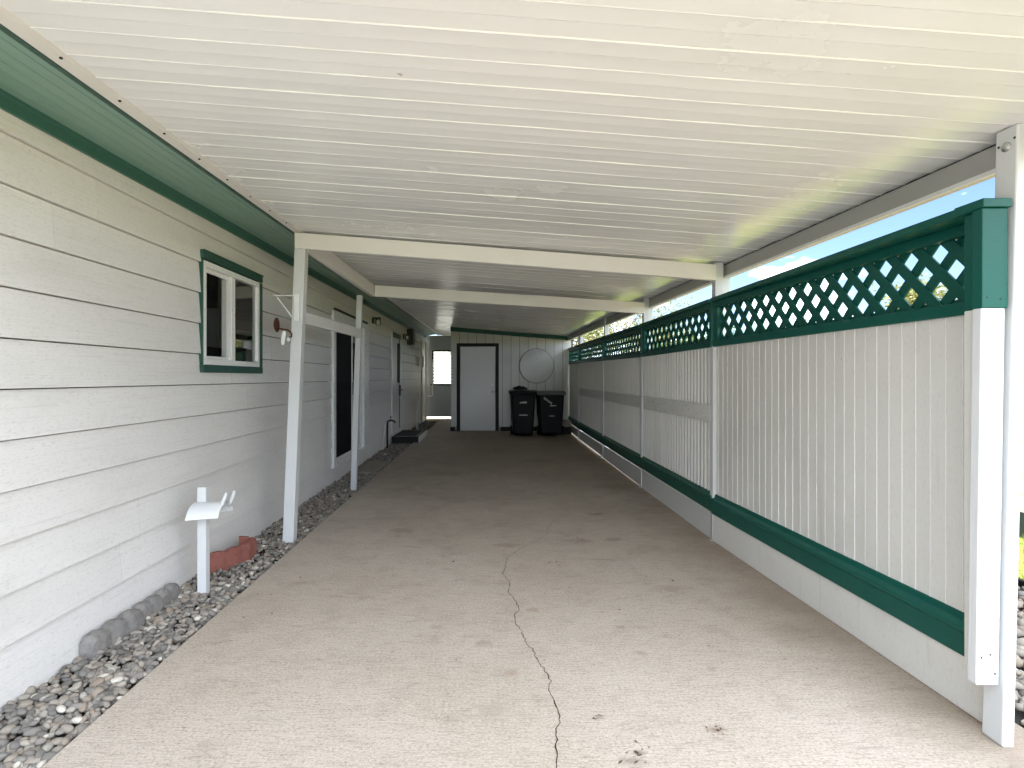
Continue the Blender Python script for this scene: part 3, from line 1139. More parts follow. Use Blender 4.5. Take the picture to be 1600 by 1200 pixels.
sd = MB()
joints_known = {10: [2.72], 11: [3.05, 1.2], 9: [2.45, 2.05 + 3.66], 8: [1.45, 5.3], 7: [], 6: [4.15], 5: [], 4: [3.9], 2: [3.05], 1: [2.9]}
for c in range(0, 13):
    za, zb = .002 + REV * c, .002 + REV * (c + 1)
    if c == 0:
        za = -.04
    cuts = [H_Y0, H_Y1]
    base = random.uniform(0, 3.66)
    ks = joints_known.get(c) or []
    if ks:
        base = ks[0]
        yy = base
        while yy > H_Y0:
            cuts.append(yy)
            yy -= 3.66
        yy = base + 3.66
        while yy < H_Y1:
            cuts.append(yy)
            yy += random.choice((3.66, 3.66, 2.44))
        cuts += ks[1:]
    else:
        yy = H_Y0 + base
        while yy < H_Y1:
            cuts.append(yy)
            yy += 3.66
    cuts = sorted(set(cuts))
    for y0, y1 in zip(cuts[:-1], cuts[1:]):
        if y1 - y0 < .05:
            continue
        t0 = random.uniform(-.0006, .0008)
        pieces = [(y0 + .0011, y1 - .0011, za, zb)]
        for (oy0, oy1, oz0, oz1) in OPEN:
            nxt = []
            for (a, b_, p, q_) in pieces:
                if b_ <= oy0 or a >= oy1 or q_ <= oz0 or p >= oz1:
                    nxt.append((a, b_, p, q_))
                    continue
                if a < oy0:
                    nxt.append((a, oy0, p, q_))
                if b_ > oy1:
                    nxt.append((oy1, b_, p, q_))
                aa, bb = max(a, oy0), min(b_, oy1)
                if p < oz0:
                    nxt.append((aa, bb, p, oz0))
                if q_ > oz1:
                    nxt.append((aa, bb, oz1, q_))
            pieces = nxt
        for (a, b_, p, q_) in pieces:
            zt_a, zt_b = min(q_, ztop(a)), min(q_, ztop(b_))
            if zt_a - p < .004:
                continue
            def xo(z):
                return WALL_X + .0175 + t0 - .0150 * (z - (.002 + REV * c)) / REV
            # split long pieces so the board can wander a little
            n = max(1, int((b_ - a) / .5))
            rows = []
            for k in range(n + 1):
                yk = lerp(a, b_, k / n)
                wv = .0010 * mnoise.noise(Vector((c * 7.3, yk * .9, 1.0)))
                zk = min(q_, ztop(yk))
                pb = p + .0055 if (abs(p - za) < 1e-6 and c > 0) else p
                lipb = [(WALL_X - .03, yk, pb), (WALL_X - .01, yk, pb), (WALL_X - .002, yk, pb), (xo(p) + wv, yk, pb)]
                rows.append(lipb + [(xo(zk) + wv, yk, zk), (WALL_X - .03, yk, zk)])
            vv = [v for r_ in rows for v in r_]
            fs = []
            for k in range(n):
                for j in range(6):
                    fs.append((k * 6 + j, k * 6 + (j + 1) % 6, k * 6 + 6 + (j + 1) % 6, k * 6 + 6 + j))
            fs += [(0, 1, 2, 3, 4, 5), tuple(n * 6 + j for j in (5, 4, 3, 2, 1, 0))]
            sd.add(vv, fs)
wall = ob('wall', sd, M['siding'], house)
# solid core behind the boards, with the same openings, so nothing shines through the joints
cz = MB()
ylist = sorted([H_Y0, H_Y1] + [v for o_ in OPEN for v in o_[:2]])
for y0, y1 in zip(ylist[:-1], ylist[1:]):
    op = [o_ for o_ in OPEN if o_[0] <= y0 and o_[1] >= y1]
    spans = [(-.05, 2.28)] if not op else [(-.05, op[0][2]), (op[0][3], 2.28)]
    for a, b_ in spans:
        cz.box(WALL_X - .10, WALL_X - .032, y0, y1, a, b_)
ob('wall_core', cz, M['mat_dark'], house)
# foundation strip
q = MB()
q.box(WALL_X - .03, WALL_X + .017, .3, H_Y1, -.07, -.053)
ob('sill_strip', q, M['paver'], house)

# eave: frieze, soffit, drip edge, white receiver strip with screws
def run(pts_fn, y0, y1, n=1):
    """prism of a cross section (x, z) given as a function of y"""
    mb = MB()
    yy = [lerp(y0, y1, k / n) for k in range(n + 1)]
    for a, b_ in zip(yy[:-1], yy[1:]):
        mb.prism([(x, a, z) for x, z in pts_fn(a)], [(x, b_, z) for x, z in pts_fn(b_)])
    return mb


def fz(y):
    return interp(Z_FR, y)


def ez(y):
    return interp(ZL, y)


fr = run(lambda y: [(WALL_X - .02, fz(y)), (WALL_X + .026, fz(y)), (WALL_X + .026, fz(y) + .048), (WALL_X + .034, fz(y) + .052),
                    (WALL_X + .034, fz(y) + .070), (WALL_X - .02, fz(y) + .075)], H_Y0, H_Y1)
M['green_frieze'] = paint('green_frieze', (0.04, 0.13, 0.10), 0.4, 0.1)
ob('frieze', fr, M['green_frieze'], house, bevel=.002)


def sof(y):
    a, b_ = fz(y) + .066, ez(y) + .006
    x0, x1 = WALL_X + .030, -1.545
    pts = []
    n = 6
    for k in range(n):
        t0, t1 = k / n, (k + 1) / n
        xa, xb = lerp(x0, x1, t0), lerp(x0, x1, t1)
        pts += [(xa, lerp(a, b_, t0)), (xb - .006, lerp(a, b_, t1) - .001), (xb - .004, lerp(a, b_, t1) + .003)]
    pts += [(x1, b_ + .03), (x0, b_ + .03)]
    return pts


soff = run(sof, H_Y0, H_Y1)
ob('soffit', soff, M['green_soffit'], house)
ob('eave_drip_edge', run(lambda y: [(-1.545, ez(y) - .016), (-1.512, ez(y) - .020), (-1.508, ez(y) + .02), (-1.545, ez(y) + .03)], H_Y0, H_Y1),
   M['green_dark'], house, bevel=.003)
strip = ob('roof_edge_strip', run(lambda y: [(-1.5075, ez(y) - .026), (-1.462, ez(y) - .020), (-1.440, ez(y) - .006), (-1.440, ez(y) + .012), (-1.5075, ez(y) + .012)],
                                  Y_FRONT, Y_BACK - .1, 8), M['trim_edge'], house, bevel=.002)
yy = 1.32
while yy < 8:
    q = MB()
    q.lathe((-1.4700, yy, ez(yy) - .0225), [(.006, .004), (.006, -.002), (.003, -.004)], 8, 'Z')
    ob('screw', q, M['black_metal'], strip)
    yy += .31
# roof of the home
rf = MB()
rf.prism([(-1.515, H_Y0 - .2, 2.46), (-1.515, H_Y0 - .2, 2.50), (-4.9, H_Y0 - .2, 3.25), (-8.3, H_Y0 - .2, 2.50), (-8.3, H_Y0 - .2, 2.46), (-4.9, H_Y0 - .2, 3.19)],
         [(-1.515, H_Y1 + .1, 2.60), (-1.515, H_Y1 + .1, 2.64), (-4.9, H_Y1 + .1, 3.30), (-8.3, H_Y1 + .1, 2.55), (-8.3, H_Y1 + .1, 2.51), (-4.9, H_Y1 + .1, 3.24)])
ob('roof', rf, M['roof_shingle'], house)
# other outside walls
q = MB()
q.box(-7.95, -7.9, H_Y0, H_Y1, -.07, 2.55)
q.box(-7.9, WALL_X - .101, H_Y0, H_Y0 + .05, -.07, 2.5)
q.box(-7.9, WALL_X - .101, H_Y1 - .05, H_Y1, -.07, 2.6)
q.box(-7.9, WALL_X - .101, H_Y0 + .05, H_Y1 - .05, 2.46, 2.48)
q.box(-7.9, WALL_X - .101, H_Y0 + .05, H_Y1 - .05, -.06, .04)
ob('outer_wall', q, M['interior_wall'], house)
# inside seen through the openings
q = MB()
q.box(-2.80, -2.75, 1.0, 6.3, .041, 2.459)
q.box(-2.749, WALL_X - .102, 6.3, 6.35, .041, 2.459)
q.box(-2.749, WALL_X - .102, .95, 1.0, .041, 2.459)
ob('partition', q, M['interior_wall'], house)
q = MB()
q.box(-2.748, -2.60, 4.85, 5.44, 1.93, 2.44)
ob('cupboard', q, M['brown_wood'], house, bevel=.004)
q = MB()
q.box(-2.748, -2.56, 2.0, 5.9, .05, 1.545)
ob('wainscot', q, M['interior_dark'], house, bevel=.004)
q = MB()
q.box(-2.748, -2.62, 5.50, 5.60, 1.55, 2.44)
ob('door_casing', q, M['vinyl_white'], house, bevel=.004)

# window
wy0, wy1, wz0, wz1 = WIN
q = MB()
xf, xb = WALL_X + .034, WALL_X - .02
q.box(xb, xf, wy0 - .004, wy1 + .052, wz1 - .054, wz1 + .004)
q.box(xb, xf, wy0 - .004, wy1 + .052, wz0 - .004, wz0 + .048)
q.box(xb, xf - .002, wy1 - .004, wy1 + .052, wz0 + .0485, wz1 - .0625)
q.box(xb, WALL_X + .030, wy0 + .001, wy0 + .010, wz0 + .0485, wz1 - .0625)
q.box(xf, xf + .006, wy0 - .004, wy1 + .054, wz1 - .006, wz1 + .007)
window = ob('window', q, M['green_dark'], house, bevel=.003)
fy0, fy1, fz0, fz1 = wy0 + .0105, wy1 - .0045, wz0 + .0485, wz1 - .0625
q = MB()
fx0, fx1 = WALL_X - .055, WALL_X + .030
fw = .038
q.box(fx0, fx1, fy0, fy1, fz0, fz0 + fw)
q.box(fx0, fx1, fy0, fy1, fz1 - fw, fz1)
q.box(fx0, fx1, fy0, fy0 + fw, fz0 + fw + .0004, fz1 - fw - .0004)
q.box(fx0, fx1, fy1 - fw, fy1, fz0 + fw + .0004, fz1 - fw - .0004)
ym = lerp(fy0, fy1, .50)
q.box(fx0, fx1 - .008, ym - .03, ym + .028, fz0 + fw + .0004, fz1 - fw - .0004)
ob('window_frame', q, M['vinyl_white'], window, bevel=.003)
q = MB()
for (a, b_, x) in ((fy0 + fw, ym - .03, WALL_X - .006), ):
    q.box(x, x + .012, a + .0003, b_ - .0003, fz1 - fw - .030, fz1 - fw - .0008)
    q.box(x, x + .012, a + .0003, b_ - .0003, fz0 + fw + .0008, fz0 + fw + .022)
# sash of the right half, set back behind its pane
xs = WALL_X - .045
q.box(xs, xs + .02, ym + .030, fy1 - fw - .0004, fz1 - fw - .065, fz1 - fw - .0008)
q.box(xs, xs + .02, ym + .030, fy1 - fw - .0004, fz0 + fw + .0008, fz0 + fw + .045)
q.box(xs, xs + .02, fy1 - fw - .11, fy1 - fw - .06, fz0 + fw + .0454, fz1 - fw - .0654)
ob('sash', q, M['vinyl_white'], window, bevel=.002)
q = MB()
q.box(WALL_X + .004, WALL_X + .008, ym + .027, fy1 - fw + .002, fz0 + fw - .002, fz1 - fw + .002)
ob('pane', q, M['glass'], window)
q = MB()
q.box(WALL_X - .020, WALL_X - .019, fy0 + fw, ym - .028, fz0 + fw, fz1 - fw)
ob('screen', q, M['screen'], window)

# sliding glass door
sy0, sy1, sz0, sz1 = SLD
q = MB()
x0, x1 = WALL_X - .06, WALL_X + .040
q.box(x0, x1, sy0 + .002, sy0 + .075, sz0 + .002, sz1 - .002)
q.box(x0, x1, sy1 - .36, sy1 - .002, sz0 + .002, sz1 - .002)
q.box(x0, x1, sy0 + .0755, sy1 - .3605, sz1 - .085, sz1 - .002)
q.box(x0, x1, sy0 + .0755, sy1 - .3605, sz0 + .002, sz0 + .060)
slide = ob('sliding_door', q, M['vinyl_white'], house, bevel=.004)
q = MB()
q.box(WALL_X + .0405, WALL_X + .058, sy0 - .012, sy1 - .2, sz1 - .004, sz1 + .022)
ob('drip_cap', q, M['black_trim'], slide)
a0, a1, c0, c1 = sy0 + .076, sy1 - .361, sz0 + .061, sz1 - .086
am = lerp(a0, a1, .56)
q = MB()
for (ya, yb, x) in ((a0, am, WALL_X + .012), (am - .02, a1, WALL_X - .030)):
    q.box(x, x + .024, ya, ya + .042, c0, c1)
    q.box(x, x + .024, yb - .042, yb, c0, c1)
    q.box(x, x + .024, ya + .0424, yb - .0424, c0, c0 + .05)
    q.box(x, x + .024, ya + .0424, yb - .0424, c1 - .05, c1)
ob('door_panel', q, M['vinyl_white'], slide, bevel=.003)
q = MB()
q.box(WALL_X + .022, WALL_X + .023, a0 + .04, am - .04, c0 + .048, c1 - .048)
ob('door_screen', q, M['black_screen'], slide)
q = MB()
q.box(WALL_X - .020, WALL_X - .016, am + .02, a1 - .04, c0 + .048, c1 - .048)
ob('pane', q, M['glass'], slide)
q = MB()
q.box(WALL_X + .0365, WALL_X + .062, am - .040, am - .004, 1.02, 1.20)
ob('handle', q, M['black_plastic'], slide, bevel=.006)
q = MB()
q.box(WALL_X - .4, WALL_X - .38, sy0 - .2, sy1 + .2, .05, 2.2)
ob('curtain', q, M['interior_dark'], house)

# entry door
ey0, ey1, ez0, ez1 = ENT
q = MB()
x0, x1 = WALL_X - .06, WALL_X + .034
q.box(x0, x1, ey0 + .002, ey0 + .07, ez0 + .002, ez1 - .002)
q.box(x0, x1, ey1 - .09, ey1 - .002, ez0 + .002, ez1 - .002)
q.box(x0, x1, ey0 + .0705, ey1 - .0905, ez0 + .002, ez0 + .05)
entry = ob('entry_door', q, M['vinyl_white'], house, bevel=.004)
q = MB()
q.box(x0, x1 + .004, ey0 + .0705, ey1 - .0905, ez1 - .10, ez1 - .002)
q.box(x0, x1 - .01, ey1 - .15, ey1 - .0905, ez0 + .0505, ez1 - .1005)
ob('door_trim', q, M['green_dark'], entry, bevel=.003)
q = MB()
q.box(WALL_X - .03, WALL_X + .012, ey0 + .0705, ey1 - .1505, ez0 + .0505, ez1 - .1005)
ob('door_leaf', q, M['door_white'], entry, bevel=.003)
q = MB()
q.box(WALL_X + .0125, WALL_X + .020, ey1 - .42, ey1 - .19, 1.15, 1.98)
ob('pane', q, M['black_screen'], entry, bevel=.003)
q = MB()
q.box(WALL_X + .0125, WALL_X + .05, ey1 - .21, ey1 - .155, .88, 1.10)
q.tube([(WALL_X + .05, ey1 - .18, 1.0), (WALL_X + .085, ey1 - .18, 1.0), (WALL_X + .09, ey1 - .30, 1.0)], .011)
ob('handle', q, M['black_metal'], entry, bevel=.004)

# far end trim and conduit of the home
q = MB()
q.box(WALL_X + .016, WALL_X + .05, 15.9, 16.25, -.02, 2.30)
q.box(WALL_X + .016, WALL_X + .045, 17.05, 17.2, -.04, 2.35)
ob('corner_board', q, M['trim_edge'], house, bevel=.004)
q = MB()
q.tube([(WALL_X + .075, 15.6, .0), (WALL_X + .075, 15.6, 1.9), (WALL_X + .05, 15.6, 2.1)], .024)
q.tube([(WALL_X + .09, 16.6, .3), (WALL_X + .09, 16.6, 2.3)], .02)
q.box(WALL_X + .05, WALL_X + .15, 15.45, 15.75, 1.55, 1.85)
ob('conduit', q, M['pvc'], house)

# wall lamps and box
def wall_lamp(y, z, label):
    t = thing('wall_lamp', (WALL_X + .012, y, z), label, 'lamp', 'lamps on the house wall')
    q = MB()
    q.box(WALL_X + .010, WALL_X + .035, y - .055, y + .055, z - .045, z + .06)
    q.box(WALL_X + .0352, WALL_X + .14, y - .045, y + .045, z + .030, z + .055)
    ob('bracket', q, M['black_metal'], t, bevel=.004)
    q = MB()
    q.lathe((WALL_X + .10, y, z), [(.035, .029), (.046, .01), (.048, -.05), (.040, -.072), (.014, -.078)], 20)
    sh = ob('glass_shade', q, M['lamp_glass'], t, smooth=True)
    q = MB()
    q.lathe((WALL_X + .10, y, z), [(.012, .028), (.020, 0), (.024, -.025), (.012, -.045)], 14)
    ob('bulb', q, M['vinyl_white'], t, smooth=True)


wall_lamp(9.25, 2.19, 'black wall lamp with clear glass jar between sliding door and entry door')
wall_lamp(12.60, 2.17, 'black wall lamp with clear glass jar beyond the entry door')
t = thing('meter_box', (WALL_X + .015, 13.4, 2.05), 'dark metal box high on the house wall past the entry door', 'box')
q = MB()
q.box(WALL_X + .014, WALL_X + .15, 13.15, 13.5, 2.03, 2.40)
ob('case', q, M['black_metal'], t, bevel=.008)
q = MB()
q.box(WALL_X + .1505, WALL_X + .158, 13.17, 13.48, 2.05, 2.38)
ob('cover', q, M['black_metal'], t, bevel=.003)

# ------------------------------------------------------------------ shed at the end
shed = thing('shed', (.5, Y_SHED, 0), 'white storage shed with vertical grooves and green fascia closing the carport end', 'shed')
SX0, SX1 = -0.87, 2.02
DX0, DX1, DZ1 = -.700, .232, 2.035


def ztf(x):
    return lerp(2.352, 2.135, (x + .87) / 2.87)


sw = MB()
x = SX0
edges = [SX0]
while edges[-1] < SX1 - .05:
    edges.append(min(edges[-1] + .203, SX1))
for a, b_ in zip(edges[:-1], edges[1:]):
    parts = []
    for lo, hi in ((a + .0045, b_ - .0045),):
        if hi <= DX0 or lo >= DX1:
            parts.append((lo, hi, .10))
        else:
            if lo < DX0:
                parts.append((lo, DX0, .10))
            if hi > DX1:
                parts.append((DX1, hi, .10))
            parts.append((max(lo, DX0), min(hi, DX1), DZ1))
    for lo, hi, zz in parts:
        sw.hexa([(lo, Y_SHED, zz), (hi, Y_SHED, zz), (hi, Y_SHED + .02, zz), (lo, Y_SHED + .02, zz),
                 (lo, Y_SHED, ztf(lo) + .03), (hi, Y_SHED, ztf(hi) + .03), (hi, Y_SHED + .02, ztf(hi) + .03), (lo, Y_SHED + .02, ztf(lo) + .03)])
# dark backing paints the shade in the grooves; sides
gb = MB()
for xa, xb, zz in ((SX0 + .002, DX0 - .001, .10), (DX0, DX1, DZ1 + .001), (DX1 + .001, SX1, .10)):
    gb.hexa([(xa, Y_SHED + .009, zz), (xb, Y_SHED + .009, zz), (xb, Y_SHED + .05, zz), (xa, Y_SHED + .05, zz),
             (xa, Y_SHED + .009, ztf(xa) + .02), (xb, Y_SHED + .009, ztf(xb) + .02), (xb, Y_SHED + .05, ztf(xb) + .02), (xa, Y_SHED + .05, ztf(xa) + .02)])
ob('groove_backing', gb, M['grey_plastic'], shed)
sw.box(SX0, SX0 + .02, Y_SHED + .0505, Y_BACK, .0, 2.48)
sw.box(SX1 - .02, SX1, Y_SHED + .0505, Y_BACK, .0, 2.14)
ob('wall', sw, M['shed'], shed)
q = MB()
q.box(SX0 + .021, SX1 - .021, Y_BACK - .04, Y_BACK, .0, 2.1)
ob('rear_wall', q, M['shed'], shed)
q = MB()
q.box(SX0 - .004, DX0 - .07, Y_SHED - .008, Y_SHED + .05, .0, .0995)
ob('base_board', q, M['black_trim'], shed, bevel=.003)
q = MB()
q.box(DX1 + .07, SX1, Y_SHED - .008, Y_SHED + .05, .0, .0995)
ob('base_board', q, M['black_trim'], shed, bevel=.003)
q = MB()
x0, x1 = SX0 - .01, SX1 - .04
q.hexa([(x0, Y_SHED - .022, ztf(x0)), (x1, Y_SHED - .022, ztf(x1)), (x1, Y_SHED - .001, ztf(x1)), (x0, Y_SHED - .001, ztf(x0)),
        (x0, Y_SHED - .022, zroof(x0, Y_SHED) - .018), (x1, Y_SHED - .022, zroof(x1, Y_SHED) - .018),
        (x1, Y_SHED - .001, zroof(x1, Y_SHED) - .018), (x0, Y_SHED - .001, zroof(x0, Y_SHED) - .018)])
ob('fascia', q, M['green'], shed, bevel=.003)
# filler above the shed wall up to the roof pans
q = MB()
q.hexa([(SX0, Y_SHED, ztf(SX0) + .0305), (SX1, Y_SHED, ztf(SX1) + .0305), (SX1, Y_SHED + .02, ztf(SX1) + .0305), (SX0, Y_SHED + .02, ztf(SX0) + .0305),
        (SX0, Y_SHED, zroof(SX0, Y_SHED) - .018), (SX1, Y_SHED, zroof(SX1, Y_SHED) - .018), (SX1, Y_SHED + .02, zroof(SX1, Y_SHED) - .018), (SX0, Y_SHED + .02, zroof(SX0, Y_SHED) - .018)])
ob('gable_filler', q, M['shed'], shed)
q = MB()
q.box(DX0 + .052, DX1 - .052, Y_SHED + .004, Y_SHED + .045, .012, DZ1 - .045)
door = ob('door', q, M['door_white'], shed, bevel=.003)
q = MB()
q.box(DX0 - .030, DX0 + .050, Y_SHED - .018, Y_SHED + .05, .0, DZ1 + .035)
q.box(DX1 - .050, DX1 + .030, Y_SHED - .018, Y_SHED + .05, .0, DZ1 + .035)
q.box(DX0 + .0505, DX1 - .0505, Y_SHED - .018, Y_SHED + .05, DZ1 - .043, DZ1 + .035)
ob('door_frame', q, M['black_trim'], door, bevel=.003)
q = MB()
q.lathe((.118, Y_SHED + .004, .925), [(.030, 0), (.030, -.006), (.012, -.010), (.012, -.035), (.026, -.045), (.028, -.062), (.016, -.074)], 18, 'Y')
ob('door_knob', q, M['steel'], door, smooth=True)
q = MB()
q.lathe((.100, Y_SHED + .004, 1.085), [(.030, 0), (.029, -.012), (.018, -.018)], 18, 'Y')
ob('deadbolt', q, M['vinyl_white'], door)

# round white board hung on the shed wall
t = thing('round_board', (1.15, Y_SHED - .03, 1.53), 'large round white board hung on the shed wall above the bins', 'board')
q = MB()
q.lathe((1.15, Y_SHED - .004, 1.535), [(.40, 0), (.402, -.010), (.398, -.018), (.39, -.020)], 72, 'Y')
ob('disc', q, M['shed'], t)
q = MB()
n = 72
q.tube([(1.15 + .405 * math.cos(2 * math.pi * k / n), Y_SHED - .012, 1.535 + .405 * math.sin(2 * math.pi * k / n)) for k in range(n + 1)], .006, 8, caps=False)
ob('rim', q, M['black_trim'], t, smooth=True)
q = MB()
q.lathe((1.16, Y_SHED - .0245, 1.70), [(.010, 0), (.008, -.008)], 10, 'Y')
ob('nail', q, M['black_metal'], t)

# wall across the end of the side passage
pw = thing('passage_wall', (-1.35, Y_BACK, 0), 'grey panel wall closing the narrow passage beside the shed', 'wall')
q = MB()
PX0, PX1 = WALL_X - .2, SX0 + .03
WX0, WX1, WZ0, WZ1 = -1.655, -1.02, 1.07, 2.06
for (a, b_, c_, d_) in ((PX0, WX0, .058, 2.552), (WX1, PX1, .058, 2.552), (WX0 + .0005, WX1 - .0005, .058, WZ0), (WX0 + .0005, WX1 - .0005, WZ1, 2.552)):
    q.box(a, b_, Y_BACK, Y_BACK + .03, c_, d_)
xx = PX0
while xx < PX1 - .02:
    q.box(xx, xx + .012, Y_BACK - .012, Y_BACK - .0003, .058, WZ0 - .02)
    q.box(xx, xx + .012, Y_BACK - .012, Y_BACK - .0003, WZ1 + .02, 2.552)
    xx += .075
M['passage'] = paint('passage_panel', (0.34, 0.37, 0.38), 0.5, 0.25)
ob('panel', q, M['passage'], pw)
q = MB()
q.box(WX0 - .10, WX1 + .0, Y_BACK - .03, Y_BACK - .013, WZ0 - .045, WZ0 + .0)
q.box(WX0 - .05, WX0 - .005, Y_BACK - .03, Y_BACK - .013, WZ0 + .0005, WZ1 + .03)
q.box(WX0 - .0045, WX1, Y_BACK - .03, Y_BACK - .013, WZ1 + .0, WZ1 + .04)
ob('opening_frame', q, M['black_trim'], pw)
q = MB()
nn = 60
vv = []
for k in range(nn + 1):
    zz = lerp(WZ0 - .015, WZ1 + .015, k / nn)
    yo = .012 * math.sin(k / nn * 2 * math.pi * 10)
    for xx in (WX0 - .01, WX1 + .01):
        vv.append((xx, Y_BACK + .055 + yo, zz))
q.add(vv, [(2 * k, 2 * k + 1, 2 * k + 3, 2 * k + 2) for k in range(nn)])
ob('corrugated_sheet', q, M['fibreglass'], pw, recalc=False, smooth=True)
q = MB()
q.tube([(-1.86, 16.95, .69), (-1.70, 16.95, .70), (-1.665, 16.95, .72), (-1.66, 16.95, .76), (-1.66, 16.95, 1.80)], .018)
t = ob('drain_pipe', q, M['pvc'], None, smooth=True, origin=(-1.66, 16.95, .7), label='thin white pipe bent towards the house at the passage end', cat='pipe')

# ------------------------------------------------------------------ bins
def bin_(x0, x1, y0, h, label, lidmat, bag, grp='wheeled bins'):
    cx = (x0 + x1) / 2
    t = thing('wheelie_bin', (cx, y0 + .33, 0), label, 'bin', grp)
    w = (x1 - x0) / 2
    d = .68
    q = MB()
    levels = [(.04, .74, .10, .80), (.10, .78, .06, .86), (h * .55, .88, .02, .95), (h - .10, .95, .0, 1.0), (h - .095, 1.0, -.02, 1.02), (h - .05, 1.0, -.02, 1.02)]
    rings = []
    for z, kw, d0, d1 in levels:
        xx, ya, yb, c = w * kw, y0 + d * d0, y0 + d * d1, .035
        rings.append([(cx - xx + c, ya, z), (cx + xx - c, ya, z), (cx + xx, ya + c, z), (cx + xx, yb - c, z),
                      (cx + xx - c, yb, z), (cx - xx + c, yb, z), (cx - xx, yb - c, z), (cx - xx, ya + c, z)])
    n = 8
    vv = [p for r_ in rings for p in r_]
    fs = [tuple(range(n))] + [(i * n + k, i * n + (k + 1) % n, (i + 1) * n + (k + 1) % n, (i + 1) * n + k) for i in range(len(rings) - 1) for k in range(n)]
    fs.append(tuple(reversed([(len(rings) - 1) * n + k for k in range(n)])))
    q.add(vv, fs)
    body = ob('body', q, M['black_plastic'], t, bevel=.006)
    # lid: domed sheet with a front lip
    q = MB()
    A = [(-.05, -.055), (-.055, -.015), (-.03, .005), (.20, .030), (.75, .030), (1.02, .010), (1.03, -.04)]
    q.prism([(x0 - .012, y0 + d * a, h - .045 + z) for a, z in A], [(x1 + .012, y0 + d * a, h - .045 + z) for a, z in A])
    lid = ob('lid', q, lidmat, t, bevel=.006)
    q = MB()
    q.box(cx - w * .6, cx + w * .6, y0 - .062, y0 - .040, h - .075, h - .050)
    ob('lid_handle', q, lidmat, lid, bevel=.005)
    q = MB()
    q.tube([(cx - w * .8, y0 + d * 1.02, h - .12), (cx - w * .8, y0 + d * 1.16, h - .10), (cx + w * .8, y0 + d * 1.16, h - .10), (cx + w * .8, y0 + d * 1.02, h - .12)], .014)
    ob('handle', q, M['black_plastic'], t)
    for sx in (-1, 1):
        q = MB()
        q.lathe((cx + sx * w * .80, y0 + d * .86, .10), [(.03, -.03), (.095, -.025), (.10, 0), (.095, .025), (.03, .03)], 20, 'X')
        ob('wheel', q, M['black_plastic'], t)
    # pale markings on the front
    q = MB()
    ylab = y0 + d * .012 - .004
    if bag:
        for k in range(7):
            q.box(cx - .075 + k * .022, cx - .060 + k * .022, y0 - .006, y0 - .001, .715, .715 + random.choice((.03, .04, .038)))
        ob('marking', q, M['sticker'], t)
        q = MB()
        q.box(cx - .09, cx + .09, y0 + .012, y0 + .016, .455, .475)
    else:
        for k in range(6):
            q.box(cx - .16 + k * .03, cx - .14 + k * .03, y0 - .004, y0 - .0005, .80 - k * .022, .85 - k * .022)
        ob('marking', q, M['sticker'], t)
        q = MB()
        q.box(cx - .03, cx + .10, y0 + .004, y0 + .009, .655, .675)
        ob('marking', q, M['sticker'], t)
        q = MB()
        q.box(cx - .05, cx + .07, y0 + .014, y0 + .018, .440, .452)
    ob('marking', q, M['sticker'], t)
    return t


bin_(.480, 1.030, 11.92, 1.0, 'black wheeled bin with a dark bag slumped on its lid', M['black_plastic'], True)
bin_(1.06, 1.64, 11.92, .99, 'black wheeled bin with a grey lid nearer the fence', M['grey_plastic'], False)
bv, bf = ico(4)
pp = []
for v in bv:
    n_ = mnoise.noise(Vector(v) * 2.3) * .28 + mnoise.noise(Vector(v) * 6) * .10
    r_ = 1 + n_
    pp.append((.70 + v[0] * .15 * r_, 12.16 + v[1] * .17 * r_, max(1.000, 1.020 + v[2] * .055 * r_)))
q = MB()
q.add(pp, [tuple(int(i) for i in f) for f in bf])
ob('bin_bag', q, M['black_plastic'], None, smooth=True, origin=(.70, 12.16, .97), label='crumpled dark plastic bag lying on the left bin', cat='bag')

# pale block on a dark crate added for the shadow below it
t = thing('cinder_block', (1.77, 12.55, .17), 'pale cinder block on a low dark crate beside the bins', 'block')
q = MB()
q.box(1.70, 1.84, 12.46, 12.49, .171, .32)
q.box(1.70, 1.84, 12.61, 12.64, .171, .32)
q.box(1.70, 1.725, 12.4905, 12.6095, .171, .32)
q.box(1.815, 1.84, 12.4905, 12.6095, .171, .32)
q.box(1.7255, 1.8145, 12.54, 12.56, .171, .32)
ob('shell', q, M['paver'], t, bevel=.004)
t = thing('shade_crate', (1.77, 12.55, 0), 'low dark slatted crate added as the shadow under the pale block by the fence', 'shade_crate')
for k in range(3):
    for ya in (12.43, 12.65):
        q = MB()
        q.box(1.68, 1.85, ya, ya + .02, .01 + k * .055, .05 + k * .055)
        ob('slat', q, M['black_plastic'], t, bevel=.002)
q = MB()
q.box(1.68, 1.70, 12.4505, 12.6495, .0, .165)
q.box(1.83, 1.85, 12.4505, 12.6495, .0, .165)
q.box(1.66, 1.855, 12.42, 12.68, .1655, .1705)
ob('frame', q, M['black_plastic'], t, bevel=.002)

# ------------------------------------------------------------------ things by the house wall
# hose hanger post
t = thing('hose_hanger', (-1.685, 3.34, 0), 'white hose hanger with a curved saddle and two prongs on a short post', 'hose hanger')
q = MB()
q.box(-1.711, -1.659, 3.315, 3.365, -.04, .615)
ob('post', q, M['post_white'], t, bevel=.004)
q = MB()
nn = 16
A = []
x0h, x1h = -1.712, -1.552
rad = .085
outer, inner = [], []
for k in range(nn + 1):
    th = math.pi * (0.10 + 0.80 * k / nn)
    yy_, zz_ = -math.cos(th) * .105, math.sin(th) * .115
    outer.append((yy_, zz_))
    inner.append((yy_ * .965, zz_ * .965))
